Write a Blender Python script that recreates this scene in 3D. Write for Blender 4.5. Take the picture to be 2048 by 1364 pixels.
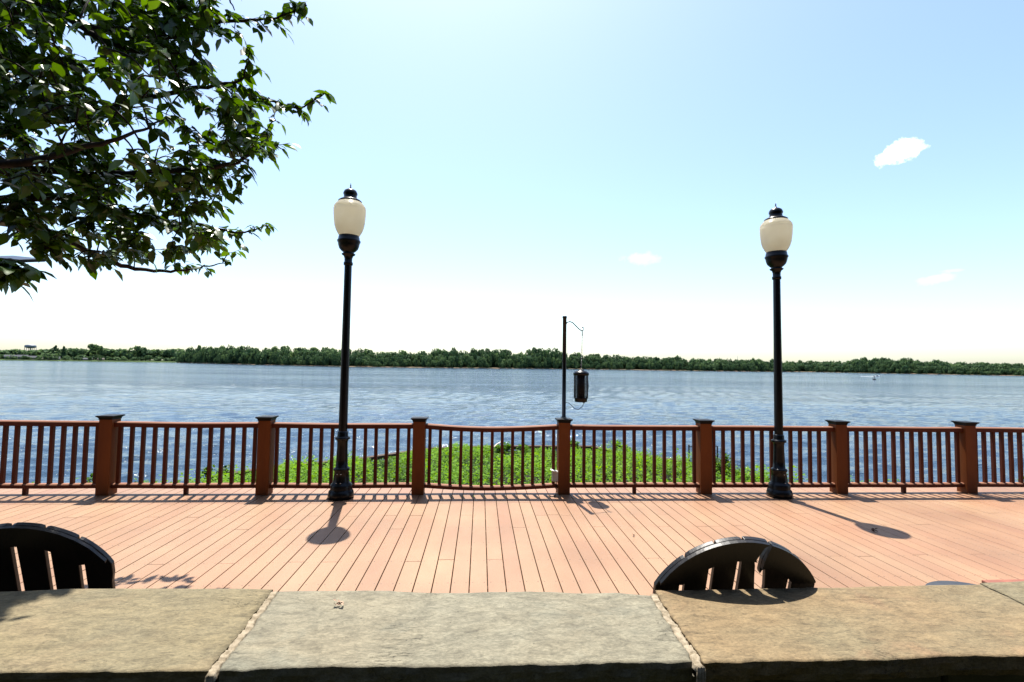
import bpy, bmesh, math, random
import numpy as np
from mathutils import Vector, Matrix, Euler, noise as mnoise
PI = math.pi
random.seed(7); rng = np.random.default_rng(11)
S = bpy.context.scene
for o in list(bpy.data.objects): bpy.data.objects.remove(o)
C = S.collection

# ------------------------------------------------------------------ camera
F, YAW, H, SLOPE, YH = 975.0, math.radians(3.65), 1.6, .0145, 731.5
ROLL = math.atan(SLOPE); PITCH = math.atan((YH-682)*math.cos(ROLL)/F)
fw = np.array([math.sin(YAW)*math.cos(PITCH), math.cos(YAW)*math.cos(PITCH), math.sin(PITCH)])
r0 = np.array([math.cos(YAW), -math.sin(YAW), 0.]); u0 = np.cross(r0, fw)
RT = math.cos(ROLL)*r0+math.sin(ROLL)*u0; UP = -math.sin(ROLL)*r0+math.cos(ROLL)*u0
EYE = np.array([0, 0, H])
cam = bpy.data.cameras.new('camera'); co = bpy.data.objects.new('camera', cam); C.objects.link(co)
co.matrix_world = Matrix(((RT[0], UP[0], -fw[0], 0), (RT[1], UP[1], -fw[1], 0), (RT[2], UP[2], -fw[2], H), (0, 0, 0, 1)))
cam.sensor_width = 36; cam.lens = F/2048*36; cam.clip_start = .05; cam.clip_end = 20000
S.camera = co
def ray(x, y): return fw+RT*(x-1024)/F+UP*(682-y)/F
def atz(x, y, z):
    d = ray(x, y); return Vector(EYE+d*(z-H)/d[2])
def atd(x, y, dep):                      # point seen at a pixel, dep metres in front of the camera
    return Vector(EYE+ray(x, y)*dep)
def hat(x, y, X, Y):                     # height of the point over (X, Y) that is seen at a pixel
    d = ray(x, y); return H+d[2]*math.hypot(X, Y)/math.hypot(d[0], d[1])

# ------------------------------------------------------------------ sky and sun
SUNV = Vector((-.076, .385, 1)).normalized()
w = bpy.data.worlds.new('World'); S.world = w; w.use_nodes = True
nt = w.node_tree; nt.nodes.clear()
def N(nt, t, **k):
    n = nt.nodes.new(t)
    for a, b in k.items(): setattr(n, a, b)
    return n
def mth(nt, op, a, b=None, c=None, clamp=False):
    n = N(nt, 'ShaderNodeMath', operation=op, use_clamp=clamp)
    for i, v in enumerate((a, b, c)):
        if v is None: continue
        if isinstance(v, (int, float)): n.inputs[i].default_value = v
        else: nt.links.new(v, n.inputs[i])
    return n.outputs[0]
sky = N(nt, 'ShaderNodeTexSky', sky_type='NISHITA'); sky.sun_disc = False
sky.sun_elevation = math.asin(SUNV.z); sky.sun_rotation = math.atan2(SUNV.x, SUNV.y)
sky.altitude = 0; sky.air_density = 1.0; sky.dust_density = 1.3; sky.ozone_density = 1.6
tcw = N(nt, 'ShaderNodeTexCoord')
tint_ = N(nt, 'ShaderNodeMix', data_type='RGBA', blend_type='MULTIPLY'); tint_.inputs[0].default_value = 1; nt.links.new(sky.outputs[0], tint_.inputs[6]); tint_.inputs[7].default_value = (.965, 1.0, 1.01, 1)
cur = tint_.outputs[2]
# a few small fair-weather clouds
for (px, py, rx, ry, tilt, amt, seed) in ((1801, 302, 43, 22, -.3, .9, 5.3), (1872, 558, 34, 11, -.2, .16, 7.7), (1280, 517, 42, 14, .1, .18, 12.3), (1905, 541, 20, 4, 0, .1, 2.2)):
    d = Vector(ray(px, py)).normalized(); r_ = Vector(RT); u_ = Vector(UP)
    r2 = (r_*math.cos(tilt)-u_*math.sin(tilt)); u2 = (u_*math.cos(tilt)+r_*math.sin(tilt))
    if tilt: r2 = (r_*math.cos(-tilt)+u_*math.sin(-tilt)); u2 = (u_*math.cos(-tilt)-r_*math.sin(-tilt))
    zc = N(nt, 'ShaderNodeVectorMath', operation='DOT_PRODUCT'); nt.links.new(tcw.outputs['Generated'], zc.inputs[0]); zc.inputs[1].default_value = d
    k = Vector(ray(px, py)).length
    uv = []
    nz = N(nt, 'ShaderNodeTexNoise'); nz.inputs['Scale'].default_value = 42+seed; nz.inputs['Detail'].default_value = 6; nz.inputs['Roughness'].default_value = .62
    nt.links.new(tcw.outputs['Generated'], nz.inputs['Vector'])
    for ax, rad in ((r2, rx/F/k), (u2, ry/F/k)):
        ax = (ax-d*ax.dot(d)).normalized()
        dn = N(nt, 'ShaderNodeVectorMath', operation='DOT_PRODUCT'); nt.links.new(tcw.outputs['Generated'], dn.inputs[0]); dn.inputs[1].default_value = ax
        uv.append(mth(nt, 'DIVIDE', dn.outputs['Value'], rad))
    rr = mth(nt, 'ADD', mth(nt, 'MULTIPLY', uv[0], uv[0]), mth(nt, 'MULTIPLY', uv[1], uv[1]))
    m = mth(nt, 'SUBTRACT', 1.0, mth(nt, 'SQRT', rr))
    m = mth(nt, 'ADD', m, mth(nt, 'MULTIPLY', mth(nt, 'SUBTRACT', nz.outputs[0], .5), 1.9))
    m = mth(nt, 'MULTIPLY', m, 1.1, clamp=True); m = mth(nt, 'MULTIPLY', m, mth(nt, 'SUBTRACT', 2., m))
    m = mth(nt, 'MULTIPLY', m, mth(nt, 'GREATER_THAN', zc.outputs['Value'], .5))
    m = mth(nt, 'MULTIPLY', m, mth(nt, 'SUBTRACT', 2.6, rr, clamp=True))
    m = mth(nt, 'MULTIPLY', m, amt)
    mx = N(nt, 'ShaderNodeMix', data_type='RGBA'); nt.links.new(m, mx.inputs[0]); nt.links.new(cur, mx.inputs[6]); mx.inputs[7].default_value = (9, 9.2, 9.6, 1)
    cur = mx.outputs[2]
bg = N(nt, 'ShaderNodeBackground'); bg.inputs[1].default_value = .092
nt.links.new(cur, bg.inputs[0])
wo = N(nt, 'ShaderNodeOutputWorld'); nt.links.new(bg.outputs[0], wo.inputs[0])
sl = bpy.data.lights.new('sun', 'SUN'); sl.energy = 5; sl.angle = math.radians(.53); sl.color = (1, .95, .86)
so = bpy.data.objects.new('sun', sl); C.objects.link(so); so.rotation_euler = SUNV.to_track_quat('Z', 'Y').to_euler()
S.view_settings.view_transform = 'Standard'; S.view_settings.look = 'None'; S.view_settings.gamma = 1
S.view_settings.exposure = 1.5
S.render.engine = 'CYCLES'
S.render.resolution_x, S.render.resolution_y = 1024, 682

# ------------------------------------------------------------------ materials
def mat(name, col, rough=.6, spec=.5, var=None, scale=8, bump=0, bscale=40, metal=0, stretch=(1, 1, 1), detail=5, attr=None, c3=None, coat=0):
    """principled material: base colour mixed to `var` by noise, optional bump, optional per-face tint attribute to c3"""
    m = bpy.data.materials.new(name); m.use_nodes = True; t = m.node_tree; b = t.nodes['Principled BSDF']
    b.inputs['Roughness'].default_value = rough; b.inputs['Specular IOR Level'].default_value = spec; b.inputs['Metallic'].default_value = metal
    b.inputs['Coat Weight'].default_value = coat
    tc = N(t, 'ShaderNodeTexCoord'); mp = N(t, 'ShaderNodeMapping'); mp.inputs['Scale'].default_value = stretch
    t.links.new(tc.outputs['Object'], mp.inputs[0])
    cur = None
    if var:
        n = N(t, 'ShaderNodeTexNoise'); n.inputs['Scale'].default_value = scale; n.inputs['Detail'].default_value = detail; n.inputs['Roughness'].default_value = .6
        t.links.new(mp.outputs[0], n.inputs['Vector'])
        r = N(t, 'ShaderNodeMapRange'); r.inputs[1].default_value = .36; r.inputs[2].default_value = .64; t.links.new(n.outputs[0], r.inputs[0])
        x = N(t, 'ShaderNodeMix', data_type='RGBA'); x.inputs[6].default_value = (*col, 1); x.inputs[7].default_value = (*var, 1)
        t.links.new(r.outputs[0], x.inputs[0]); cur = x.outputs[2]
    if attr:
        a = N(t, 'ShaderNodeAttribute', attribute_name=attr)
        x = N(t, 'ShaderNodeMix', data_type='RGBA')
        if cur: t.links.new(cur, x.inputs[6])
        else: x.inputs[6].default_value = (*col, 1)
        x.inputs[7].default_value = (*c3, 1); t.links.new(a.outputs['Fac'], x.inputs[0]); cur = x.outputs[2]
    if cur: t.links.new(cur, b.inputs['Base Color'])
    else: b.inputs['Base Color'].default_value = (*col, 1)
    if bump:
        n = N(t, 'ShaderNodeTexNoise'); n.inputs['Scale'].default_value = bscale; n.inputs['Detail'].default_value = 6
        t.links.new(mp.outputs[0], n.inputs['Vector'])
        bn = N(t, 'ShaderNodeBump'); bn.inputs['Strength'].default_value = 1; bn.inputs['Distance'].default_value = bump
        t.links.new(n.outputs[0], bn.inputs['Height']); t.links.new(bn.outputs[0], b.inputs['Normal'])
    return m
def leafmat(name, dark, light, trans=.45, rough=.4, spec=.4):
    m = bpy.data.materials.new(name); m.use_nodes = True; t = m.node_tree; b = t.nodes['Principled BSDF']; out = t.nodes['Material Output']
    a = N(t, 'ShaderNodeAttribute', attribute_name='tint')
    x = N(t, 'ShaderNodeMix', data_type='RGBA'); x.inputs[6].default_value = (*dark, 1); x.inputs[7].default_value = (*light, 1); t.links.new(a.outputs['Fac'], x.inputs[0])
    t.links.new(x.outputs[2], b.inputs['Base Color']); b.inputs['Roughness'].default_value = rough; b.inputs['Specular IOR Level'].default_value = spec
    tr = N(t, 'ShaderNodeBsdfTranslucent')
    hs = N(t, 'ShaderNodeHueSaturation'); hs.inputs['Saturation'].default_value = 1.15; hs.inputs['Value'].default_value = 1.5; hs.inputs['Hue'].default_value = .485
    t.links.new(x.outputs[2], hs.inputs['Color']); t.links.new(hs.outputs[0], tr.inputs[0])
    mx = N(t, 'ShaderNodeMixShader'); mx.inputs[0].default_value = trans
    t.links.new(b.outputs[0], mx.inputs[1]); t.links.new(tr.outputs[0], mx.inputs[2]); t.links.new(mx.outputs[0], out.inputs[0])
    return m
M = {}
M['black'] = mat('black_paint', (.002, .0022, .003), .3, .25, var=(.004, .0045, .006), scale=9)
M['cap'] = mat('black_cap_plastic', (.003, .0035, .004), .5, .15, var=(.008, .009, .010), scale=14)
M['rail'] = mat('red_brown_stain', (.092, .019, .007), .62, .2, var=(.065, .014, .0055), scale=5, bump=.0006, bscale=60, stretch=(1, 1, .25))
M['post'] = mat('post_stain', (.165, .046, .009), .62, .2, var=(.115, .030, .007), scale=4, bump=.0006, bscale=60, stretch=(1, 1, .2))
M['chair'] = mat('black_brown_boards', (.0025, .002, .002), .42, .3, var=(.006, .0045, .004), scale=20, bump=.0008, bscale=90, stretch=(1, 1, .2))
M['mortar'] = mat('pale_mortar', (.24, .20, .145), .95, .2, var=(.13, .105, .07), scale=45, bump=.004, bscale=70)
M['bark'] = mat('bark', (.015, .010, .008), .85, .2, var=(.03, .021, .016), scale=25, bump=.004, bscale=40, stretch=(1, 1, .3))
M['concrete'] = mat('outlet_grey', (.42, .41, .38), .6, .4, var=(.34, .33, .30), scale=30)
M['soil'] = mat('soil', (.014, .012, .008), .95, .2, var=(.016, .022, .007), scale=3, bump=.03, bscale=12)
M['bulk'] = mat('dark_timber', (.035, .024, .018), .85, .2, var=(.07, .045, .03), scale=8, stretch=(1, 1, 3))
M['leaf'] = leafmat('tree_leaf', (.010, .026, .005), (.065, .135, .012), .36, .32, .4)
M['sky_blocker'] = leafmat('blocker_leaf', (.005, .012, .003), (.012, .025, .006), .2, .6, .1)  # very dark leaves of the added screen behind the camera
M['weed'] = leafmat('weed_leaf', (.010, .042, .003), (.105, .225, .009), .42, .6, .12)
M['shrub'] = leafmat('shrub_leaf', (.015, .045, .008), (.055, .12, .018), .4, .5, .3)
M['wood_far'] = leafmat('far_leaf', (.024, .054, .028), (.105, .165, .068), .3, .8, .1)
M['redwood'] = mat('red_board', (.2, .07, .04), .6, .3, var=(.15, .05, .03), scale=10)

def pale_top(m, col):          # paler base colour on upward-facing faces
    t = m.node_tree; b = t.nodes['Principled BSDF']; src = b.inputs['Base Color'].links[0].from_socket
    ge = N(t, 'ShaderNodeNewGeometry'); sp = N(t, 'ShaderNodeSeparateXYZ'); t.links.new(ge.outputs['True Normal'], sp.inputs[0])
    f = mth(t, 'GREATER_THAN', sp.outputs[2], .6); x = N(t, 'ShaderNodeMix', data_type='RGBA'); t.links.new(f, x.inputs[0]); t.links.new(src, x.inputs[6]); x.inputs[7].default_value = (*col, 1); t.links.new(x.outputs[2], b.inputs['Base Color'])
pale_top(M['rail'], (.19, .085, .05))

# ------------------------------------------------------------------ mesh builder
def link(o): C.objects.link(o); return o
class MB:
    def __init__(s): s.v = []; s.f = []; s.t = []; s.sm = []
    def add(s, vs, fs, tint=0., smooth=False):
        b = len(s.v); s.v += [tuple(p) for p in vs]; s.f += [tuple(b+i for i in f) for f in fs]; s.t += [tint]*len(fs); s.sm += [smooth]*len(fs)
    def box(s, c, size, rot=None, bev=0., tint=0.):
        bm = bmesh.new(); bmesh.ops.create_cube(bm, size=1)
        bmesh.ops.scale(bm, vec=size, verts=bm.verts)
        if bev: bmesh.ops.bevel(bm, geom=bm.edges[:], offset=bev, segments=2, affect='EDGES', profile=.6)
        M_ = Matrix.Translation(c) @ (rot.to_4x4() if rot else Matrix())
        bm.verts.ensure_lookup_table(); bm.verts.index_update()
        s.add([M_ @ v.co for v in bm.verts], [[v.index for v in f.verts] for f in bm.faces], tint); bm.free()
    def prism(s, poly, M_, thick, tint=0.):
        n = len(poly)
        vs = [M_ @ Vector((a, b, 0)) for a, b in poly]+[M_ @ Vector((a, b, thick)) for a, b in poly]
        s.add(vs, [list(range(n))[::-1], list(range(n, 2*n))]+[[i, (i+1) % n, n+(i+1) % n, n+i] for i in range(n)], tint)
    def lathe(s, prof, c=(0, 0, 0), seg=40, axis=None, smooth=True, tint=0.):
        vs, fs = [], []
        for z, r in prof:
            for k in range(seg):
                a = 2*PI*k/seg; vs.append(Vector((c[0]+r*math.cos(a), c[1]+r*math.sin(a), c[2]+z)))
        for j in range(len(prof)-1):
            for k in range(seg):
                k2 = (k+1) % seg; fs.append((j*seg+k, j*seg+k2, (j+1)*seg+k2, (j+1)*seg+k))
        fs.append(tuple(range(seg))[::-1]); fs.append(tuple((len(prof)-1)*seg+k for k in range(seg)))
        s.add(vs, fs, tint, smooth)
    def tube(s, pts, rad, seg=8, tint=0.):
        pts = [Vector(p) for p in pts]; n = len(pts)
        if not hasattr(rad, '__len__'): rad = [rad]*n
        vs, fs = [], []; up = Vector((0, 0, 1))
        for i, p in enumerate(pts):
            d = (pts[min(i+1, n-1)]-pts[max(i-1, 0)]).normalized()
            a = d.cross(up if abs(d.z) < .95 else Vector((0, 1, 0))).normalized(); b = a.cross(d)
            for k in range(seg):
                t = 2*PI*k/seg; vs.append(p+(a*math.cos(t)+b*math.sin(t))*rad[i])
        for i in range(n-1):
            for k in range(seg):
                k2 = (k+1) % seg; fs.append((i*seg+k, i*seg+k2, (i+1)*seg+k2, (i+1)*seg+k))
        fs.append(tuple(range(seg))[::-1]); fs.append(tuple((n-1)*seg+k for k in range(seg)))
        s.add(vs, fs, tint, True)
    def build(s, name, m, parent=None, off=None, bevel=0):
        me = bpy.data.meshes.new(name); v = s.v
        if off is not None: v = [(a-off[0], b-off[1], c-off[2]) for a, b, c in v]
        me.from_pydata(v, [], s.f); me.materials.append(m)
        if any(s.t):
            at = me.attributes.new('tint', 'FLOAT', 'FACE'); at.data.foreach_set('value', s.t)
        me.polygons.foreach_set('use_smooth', s.sm); me.update()
        o = link(bpy.data.objects.new(name, me)); o.parent = parent
        if bevel:
            md = o.modifiers.new('bevel', 'BEVEL'); md.width = bevel; md.segments = 2; md.limit_method = 'ANGLE'
        return o
def np_mesh(name, V, Fq, m, tint=None, parent=None, smooth=False):
    """V (n,3), Fq (m,k) uniform faces"""
    me = bpy.data.meshes.new(name); k = Fq.shape[1]
    me.vertices.add(len(V)); me.vertices.foreach_set('co', np.ascontiguousarray(V, dtype=np.float32).ravel())
    me.loops.add(Fq.size); me.loops.foreach_set('vertex_index', Fq.astype(np.int32).ravel())
    me.polygons.add(len(Fq)); me.polygons.foreach_set('loop_start', np.arange(0, Fq.size, k, dtype=np.int32)); me.polygons.foreach_set('loop_total', np.full(len(Fq), k, dtype=np.int32))
    if tint is not None:
        at = me.attributes.new('tint', 'FLOAT', 'FACE'); at.data.foreach_set('value', tint.astype(np.float32))
    if smooth: me.polygons.foreach_set('use_smooth', np.ones(len(Fq), dtype=bool))
    me.materials.append(m); me.update(calc_edges=True)
    o = link(bpy.data.objects.new(name, me)); o.parent = parent
    return o
def tag(o, label=None, cat=None, group=None, kind=None):
    if label: o['label'] = label
    if cat: o['category'] = cat
    if group: o['group'] = group
    if kind: o['kind'] = kind
    return o
def empty(name, loc, rz=0): 
    o = link(bpy.data.objects.new(name, None)); o.location = loc; o.rotation_euler = (0, 0, rz); o.empty_display_size = .2; return o
def copy_tree(o, parent=None):
    c = link(o.copy()); c.parent = parent
    for ch in o.children: copy_tree(ch, c)
    return c
def fbm(x, y, s=1., seed=0.): return mnoise.fractal(Vector((x*s, y*s, seed)), 1., 2., 4)

# ------------------------------------------------------------------ water, ground
WZ = -2.5
def water_mat():
    m = bpy.data.materials.new('river_water'); m.use_nodes = True; t = m.node_tree; b = t.nodes['Principled BSDF']
    b.inputs['Base Color'].default_value = (.013, .031, .055, 1); b.inputs['Roughness'].default_value = .08; b.inputs['IOR'].default_value = 1.333
    tc = N(t, 'ShaderNodeTexCoord'); h = None
    for sc, st, amt, rough in ((.05, (.35, 1, 1), 1.5, .55), (.22, (.45, 1, 1), .42, .5), (1.0, (.55, 1, 1), .26, .6), (4.0, (.7, 1, 1), .11, .65), (14., (.8, 1, 1), .022, .6), (.012, (.35, 1, 1), .0, .5)):
        if amt == 0: continue
        mp = N(t, 'ShaderNodeMapping'); mp.inputs['Scale'].default_value = st; mp.inputs['Rotation'].default_value = (0, 0, .12)
        t.links.new(tc.outputs['Object'], mp.inputs[0])
        n = N(t, 'ShaderNodeTexNoise'); n.inputs['Scale'].default_value = sc; n.inputs['Detail'].default_value = 4; n.inputs['Roughness'].default_value = rough; n.inputs['Distortion'].default_value = .35
        t.links.new(mp.outputs[0], n.inputs['Vector'])
        x = mth(t, 'MULTIPLY', n.outputs[0], amt)
        h = x if h is None else mth(t, 'ADD', h, x)
    # wind lanes: long streaks where the chop is flatter
    mp = N(t, 'ShaderNodeMapping'); mp.inputs['Scale'].default_value = (.16, 1, 1); t.links.new(tc.outputs['Object'], mp.inputs[0])
    n = N(t, 'ShaderNodeTexNoise'); n.inputs['Scale'].default_value = .02; n.inputs['Detail'].default_value = 13; n.inputs['Roughness'].default_value = .74; t.links.new(mp.outputs[0], n.inputs['Vector'])
    r = N(t, 'ShaderNodeMapRange'); r.inputs[1].default_value = .36; r.inputs[2].default_value = .64; r.inputs[3].default_value = .25; r.inputs[4].default_value = 1.3
    t.links.new(n.outputs[0], r.inputs[0])
    bn = N(t, 'ShaderNodeBump'); bn.inputs['Distance'].default_value = 1.0; t.links.new(h, bn.inputs['Height']); t.links.new(r.outputs[0], bn.inputs['Strength'])
    t.links.new(bn.outputs[0], b.inputs['Normal'])
    return m
def water_grid():
    nr, nc = 640, 560; q = np.random.default_rng(3)
    yy = 7*(4500/7)**(np.linspace(0, 1, nr)); ss = np.linspace(-1, 1, nc); Y = np.repeat(yy[:, None], nc, 1); X = ss[None, :]*(26+1.3*Y); sp_ = np.gradient(yy)[:, None]
    Z = np.zeros_like(X)
    for k in range(70):
        lam = 10**q.uniform(-.55, .48); th = q.normal(-1.4, .40); A = .0078*lam**.75*q.uniform(.5, 1.2); ph = q.uniform(0, 2*PI)
        kx, ky = 2*PI/lam*math.cos(th), 2*PI/lam*math.sin(th); w_ = np.clip((lam/(np.maximum(sp_, .05))-1.6)/5, 0, 1)
        wob = .9*np.sin(X*.21/lam**.5+k)+.9*np.sin(Y*.17/lam**.5+2.1*k)
        s_ = np.sin(kx*X+ky*Y+ph+wob); Z += w_*A*(np.exp(s_)-1.266)
    V = np.stack([X, Y, Z+WZ], 2).reshape(-1, 3); i = np.arange((nr-1)*nc).reshape(nr-1, nc)[:, :-1].ravel()
    return V, np.stack([i, i+1, i+nc+1, i+nc], 1)
tag(np_mesh('water', *water_grid(), water_mat(), smooth=True), 'wind-rippled blue river water reaching to the far bank', kind='structure')

# near shore: garden ground, grassy bank held by a timber bulkhead
shore = [(-14, 6.75), (-8.6, 7.4), (-7.3, 9.6), (-6.3, 11.9), (-5.2, 13.2), (-3.5, 14.1), (-1.55, 16.0), (.1, 16.4), (1.8, 16.5), (3.85, 16.5), (4.5, 15.3), (5.7, 14.2), (6.7, 12.7), (7.4, 11.0), (8.0, 9.0), (9.4, 7.4), (14, 6.75)]
def shore_y(x):
    for (a, b), (c, d) in zip(shore, shore[1:]):
        if a <= x <= c: return b+(d-b)*(x-a)/(c-a)
    return 6.7
def bank_z(x, y):
    ys = shore_y(x); t = min(1, max(0, (y-6.4)/max(.3, ys-6.4)))
    side = min(1, max(0, (abs(x-.3)-4.5)/3.5))
    return -.42-(.85+.25*side)*t+.06*fbm(x, y, .5)
nx, ny = 120, 44; V = []
for j in range(ny+1):
    for i in range(nx+1):
        x = -14+28*i/nx; y = 6.3+(shore_y(x)-6.3)*j/ny; V.append((x, y, bank_z(x, y)))
Fq = [(j*(nx+1)+i, j*(nx+1)+i+1, (j+1)*(nx+1)+i+1, (j+1)*(nx+1)+i) for j in range(ny) for i in range(nx)]
tag(np_mesh('bank', np.array(V), np.array(Fq), M['soil'], smooth=True), 'earth bank sloping from the deck to the bulkhead', kind='structure')
mb = MB(); mb.box((0, -50+6.3/2, -.6), (400, 106.2, 1.0)); g = mb.build('ground', M['soil']); tag(g, 'dark garden soil in front of the stone wall', kind='structure')
mb = MB(); mb.box((0, 6.35, -1.75), (400, .3, 1.9)); tag(mb.build('retaining_wall', M['bulk']), 'dark timber retaining wall under the outer edge of the deck', 'wall')
# bulkhead
mb = MB()
P = [Vector((a, b, 0)) for a, b in shore]
for (p, q) in zip(P, P[1:]):
    d = q-p; n = max(1, int(d.length/.3))
    for k in range(n):
        c = p+d*((k+.5)/n); 
        mb.box((c.x, c.y+.03, WZ/2-.45-.35), (d.length/n-.01, .06, 1.6+random.uniform(-.04, .04)), Matrix.Rotation(math.atan2(d.y, d.x), 3, 'Z'))
bh = empty('bulkhead', (0, 15, WZ)); tag(bh, 'dark timber bulkhead curving round the green bank at the water edge', 'bulkhead')
mb.build('sheet_piling', M['bulk'], bh, off=bh.location)
mb = MB()
for (p, q) in zip(P[3:13], P[4:14]):
    d = q-p; c = (p+q)/2; z = -1.14
    mb.box((c.x, c.y+.02, z), (d.length+.02, .2, .12), Matrix.Rotation(math.atan2(d.y, d.x), 3, 'Z'), .01)
mb.build('cap_beam', M['bulk'], bh, off=bh.location)

# ------------------------------------------------------------------ deck
def deck_mat():
    m = mat('composite_deck', (.226, .133, .071), .55, .45, var=(.190, .096, .047), scale=1.1, stretch=(1.2, .5, 1), attr='tint', c3=(.165, .074, .04), detail=8)
    t = m.node_tree; b = t.nodes['Principled BSDF']
    src = b.inputs['Base Color'].links[0].from_socket
    tc = N(t, 'ShaderNodeTexCoord'); sp = N(t, 'ShaderNodeSeparateXYZ'); t.links.new(tc.outputs['Object'], sp.inputs[0])
    # fine speckle of the weathered composite
    n = N(t, 'ShaderNodeTexNoise'); n.inputs['Scale'].default_value = 130; n.inputs['Detail'].default_value = 3; t.links.new(tc.outputs['Object'], n.inputs['Vector'])
    r = N(t, 'ShaderNodeMapRange'); r.inputs[1].default_value = .3; r.inputs[2].default_value = .7; r.inputs[3].default_value = .82; r.inputs[4].default_value = 1.16; t.links.new(n.outputs[0], r.inputs[0])
    n2 = N(t, 'ShaderNodeTexNoise'); n2.inputs['Scale'].default_value = .9; n2.inputs['Detail'].default_value = 6; t.links.new(tc.outputs['Object'], n2.inputs['Vector'])
    r2 = N(t, 'ShaderNodeMapRange'); r2.inputs[1].default_value = .3; r2.inputs[2].default_value = .7; r2.inputs[3].default_value = .80; r2.inputs[4].default_value = 1.12; t.links.new(n2.outputs[0], r2.inputs[0])
    # screw heads: two per board at every joist
    u = mth(t, 'DIVIDE', mth(t, 'SUBTRACT', sp.outputs[0], .08), .1332); fu = mth(t, 'FRACT', mth(t, 'ADD', u, 1000.))
    du = mth(t, 'MULTIPLY', mth(t, 'SUBTRACT', mth(t, 'ABSOLUTE', mth(t, 'SUBTRACT', fu, .5)), .32), .1332)
    vj = mth(t, 'FRACT', mth(t, 'ADD', mth(t, 'DIVIDE', sp.outputs[1], .4064), 100.42)); dv = mth(t, 'MULTIPLY', mth(t, 'SUBTRACT', vj, .5), .4064)
    rr = mth(t, 'SQRT', mth(t, 'ADD', mth(t, 'MULTIPLY', du, du), mth(t, 'MULTIPLY', dv, dv)))
    dot = mth(t, 'LESS_THAN', rr, .005)
    f = mth(t, 'MULTIPLY', mth(t, 'MULTIPLY', r.outputs[0], r2.outputs[0]), mth(t, 'SUBTRACT', 1., mth(t, 'MULTIPLY', dot, .75)))
    mx = N(t, 'ShaderNodeMix', data_type='RGBA', blend_type='MULTIPLY'); mx.inputs[0].default_value = 1
    cb = N(t, 'ShaderNodeCombineColor'); [t.links.new(f, cb.inputs[i]) for i in range(3)]
    t.links.new(src, mx.inputs[6]); t.links.new(cb.outputs[0], mx.inputs[7]); t.links.new(mx.outputs[2], b.inputs['Base Color'])
    bn = N(t, 'ShaderNodeBump'); bn.inputs['Distance'].default_value = .0006; t.links.new(n.outputs[0], bn.inputs['Height']); t.links.new(bn.outputs[0], b.inputs['Normal'])
    return m
mb = MB(); PITCHX = .1332
for k in range(-86, 100):
    x0 = .08+PITCHX*k+.0034; x1 = .08+PITCHX*(k+1)-.0034; seam = 5.775
    cuts = [1.9]; y = 1.9+random.choice((.6, 1.4, 2.2, 3.0, 3.4))
    while y < seam-.3: cuts.append(y+random.uniform(-.02, .02)); y += random.choice((3.6, 4.2))
    cuts += [seam, 6.53+random.uniform(-.004, .004)]
    for a, b in zip(cuts, cuts[1:]):
        far = a >= seam-.01
        tn = random.uniform(0, .2) if not far else random.uniform(.2, .55)
        if random.random() < .06: tn += .2
        zt = random.uniform(-.0008, .0008); e = .0015; c = .0018
        ya, yb = a+e, b-e
        vs = [(x0, ya, -.025), (x1, ya, -.025), (x1, yb, -.025), (x0, yb, -.025), (x0, ya, zt-c), (x1, ya, zt-c), (x1, yb, zt-c), (x0, yb, zt-c),
              (x0+c, ya+.001, zt), (x1-c, ya+.001, zt), (x1-c, yb-.001, zt), (x0+c, yb-.001, zt)]
        fs = [(3, 2, 1, 0), (0, 1, 5, 4), (1, 2, 6, 5), (2, 3, 7, 6), (3, 0, 4, 7), (4, 5, 9, 8), (5, 6, 10, 9), (6, 7, 11, 10), (7, 4, 8, 11), (8, 9, 10, 11)]
        mb.add(vs, fs, max(.001, tn))
tag(mb.build('deck', deck_mat()), 'weathered reddish composite board deck running towards the river', kind='structure')
mb = MB()
for j in range(12): mb.box((0, 2.05+.4064*j, -.066), (26, .05, .07))
tag(mb.build('deck_joists', M['bulk']), kind='structure')

# ------------------------------------------------------------------ railing
RY = 6.20
rail = empty('deck_railing', (1.07, RY, 0)); tag(rail, 'red-brown timber deck railing with black post caps and many square balusters facing the river', 'railing')
RL = rail.location
PX = [-6.25, -4.43, -2.60, -.745, 1.071, 2.903, 4.723, 6.52, 8.33]
sagT = [-.004, .006, .004, .036, .006, .002, .002, .002]; sagB = [.002, .002, .004, .035, .0, .003, .004, .002]
PH = .905; lean = [0, .004, .0, .002, .0, -.003, -.003, .0, 0]
for i, x in enumerate(PX):
    mb = MB(); wd = .148
    mb.box((x, RY, PH/2-.001), (wd, wd, PH), bev=.004); po = mb.build('post', M['post'], rail, off=RL)
    mb = MB()
    a = [(-.0, .078), (.016, .078), (.020, .083), (.028, .088), (.032, .098), (.044, .100), (.047, .098), (.049, .086), (.056, .0005)]
    # square pyramid cap with stepped moulding
    vs, fs = [], []
    for z, r in a: vs += [(x-r, RY-r, PH-.014+z), (x+r, RY-r, PH-.014+z), (x+r, RY+r, PH-.014+z), (x-r, RY+r, PH-.014+z)]
    for j in range(len(a)-1):
        for k in range(4): fs.append((j*4+k, j*4+(k+1) % 4, (j+1)*4+(k+1) % 4, (j+1)*4+k))
    fs += [(3, 2, 1, 0), tuple(len(a)*4-4+k for k in range(4))]
    mb.add(vs, fs); mb.build('post_cap', M['cap'], po, off=RL)
bals = []
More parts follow.
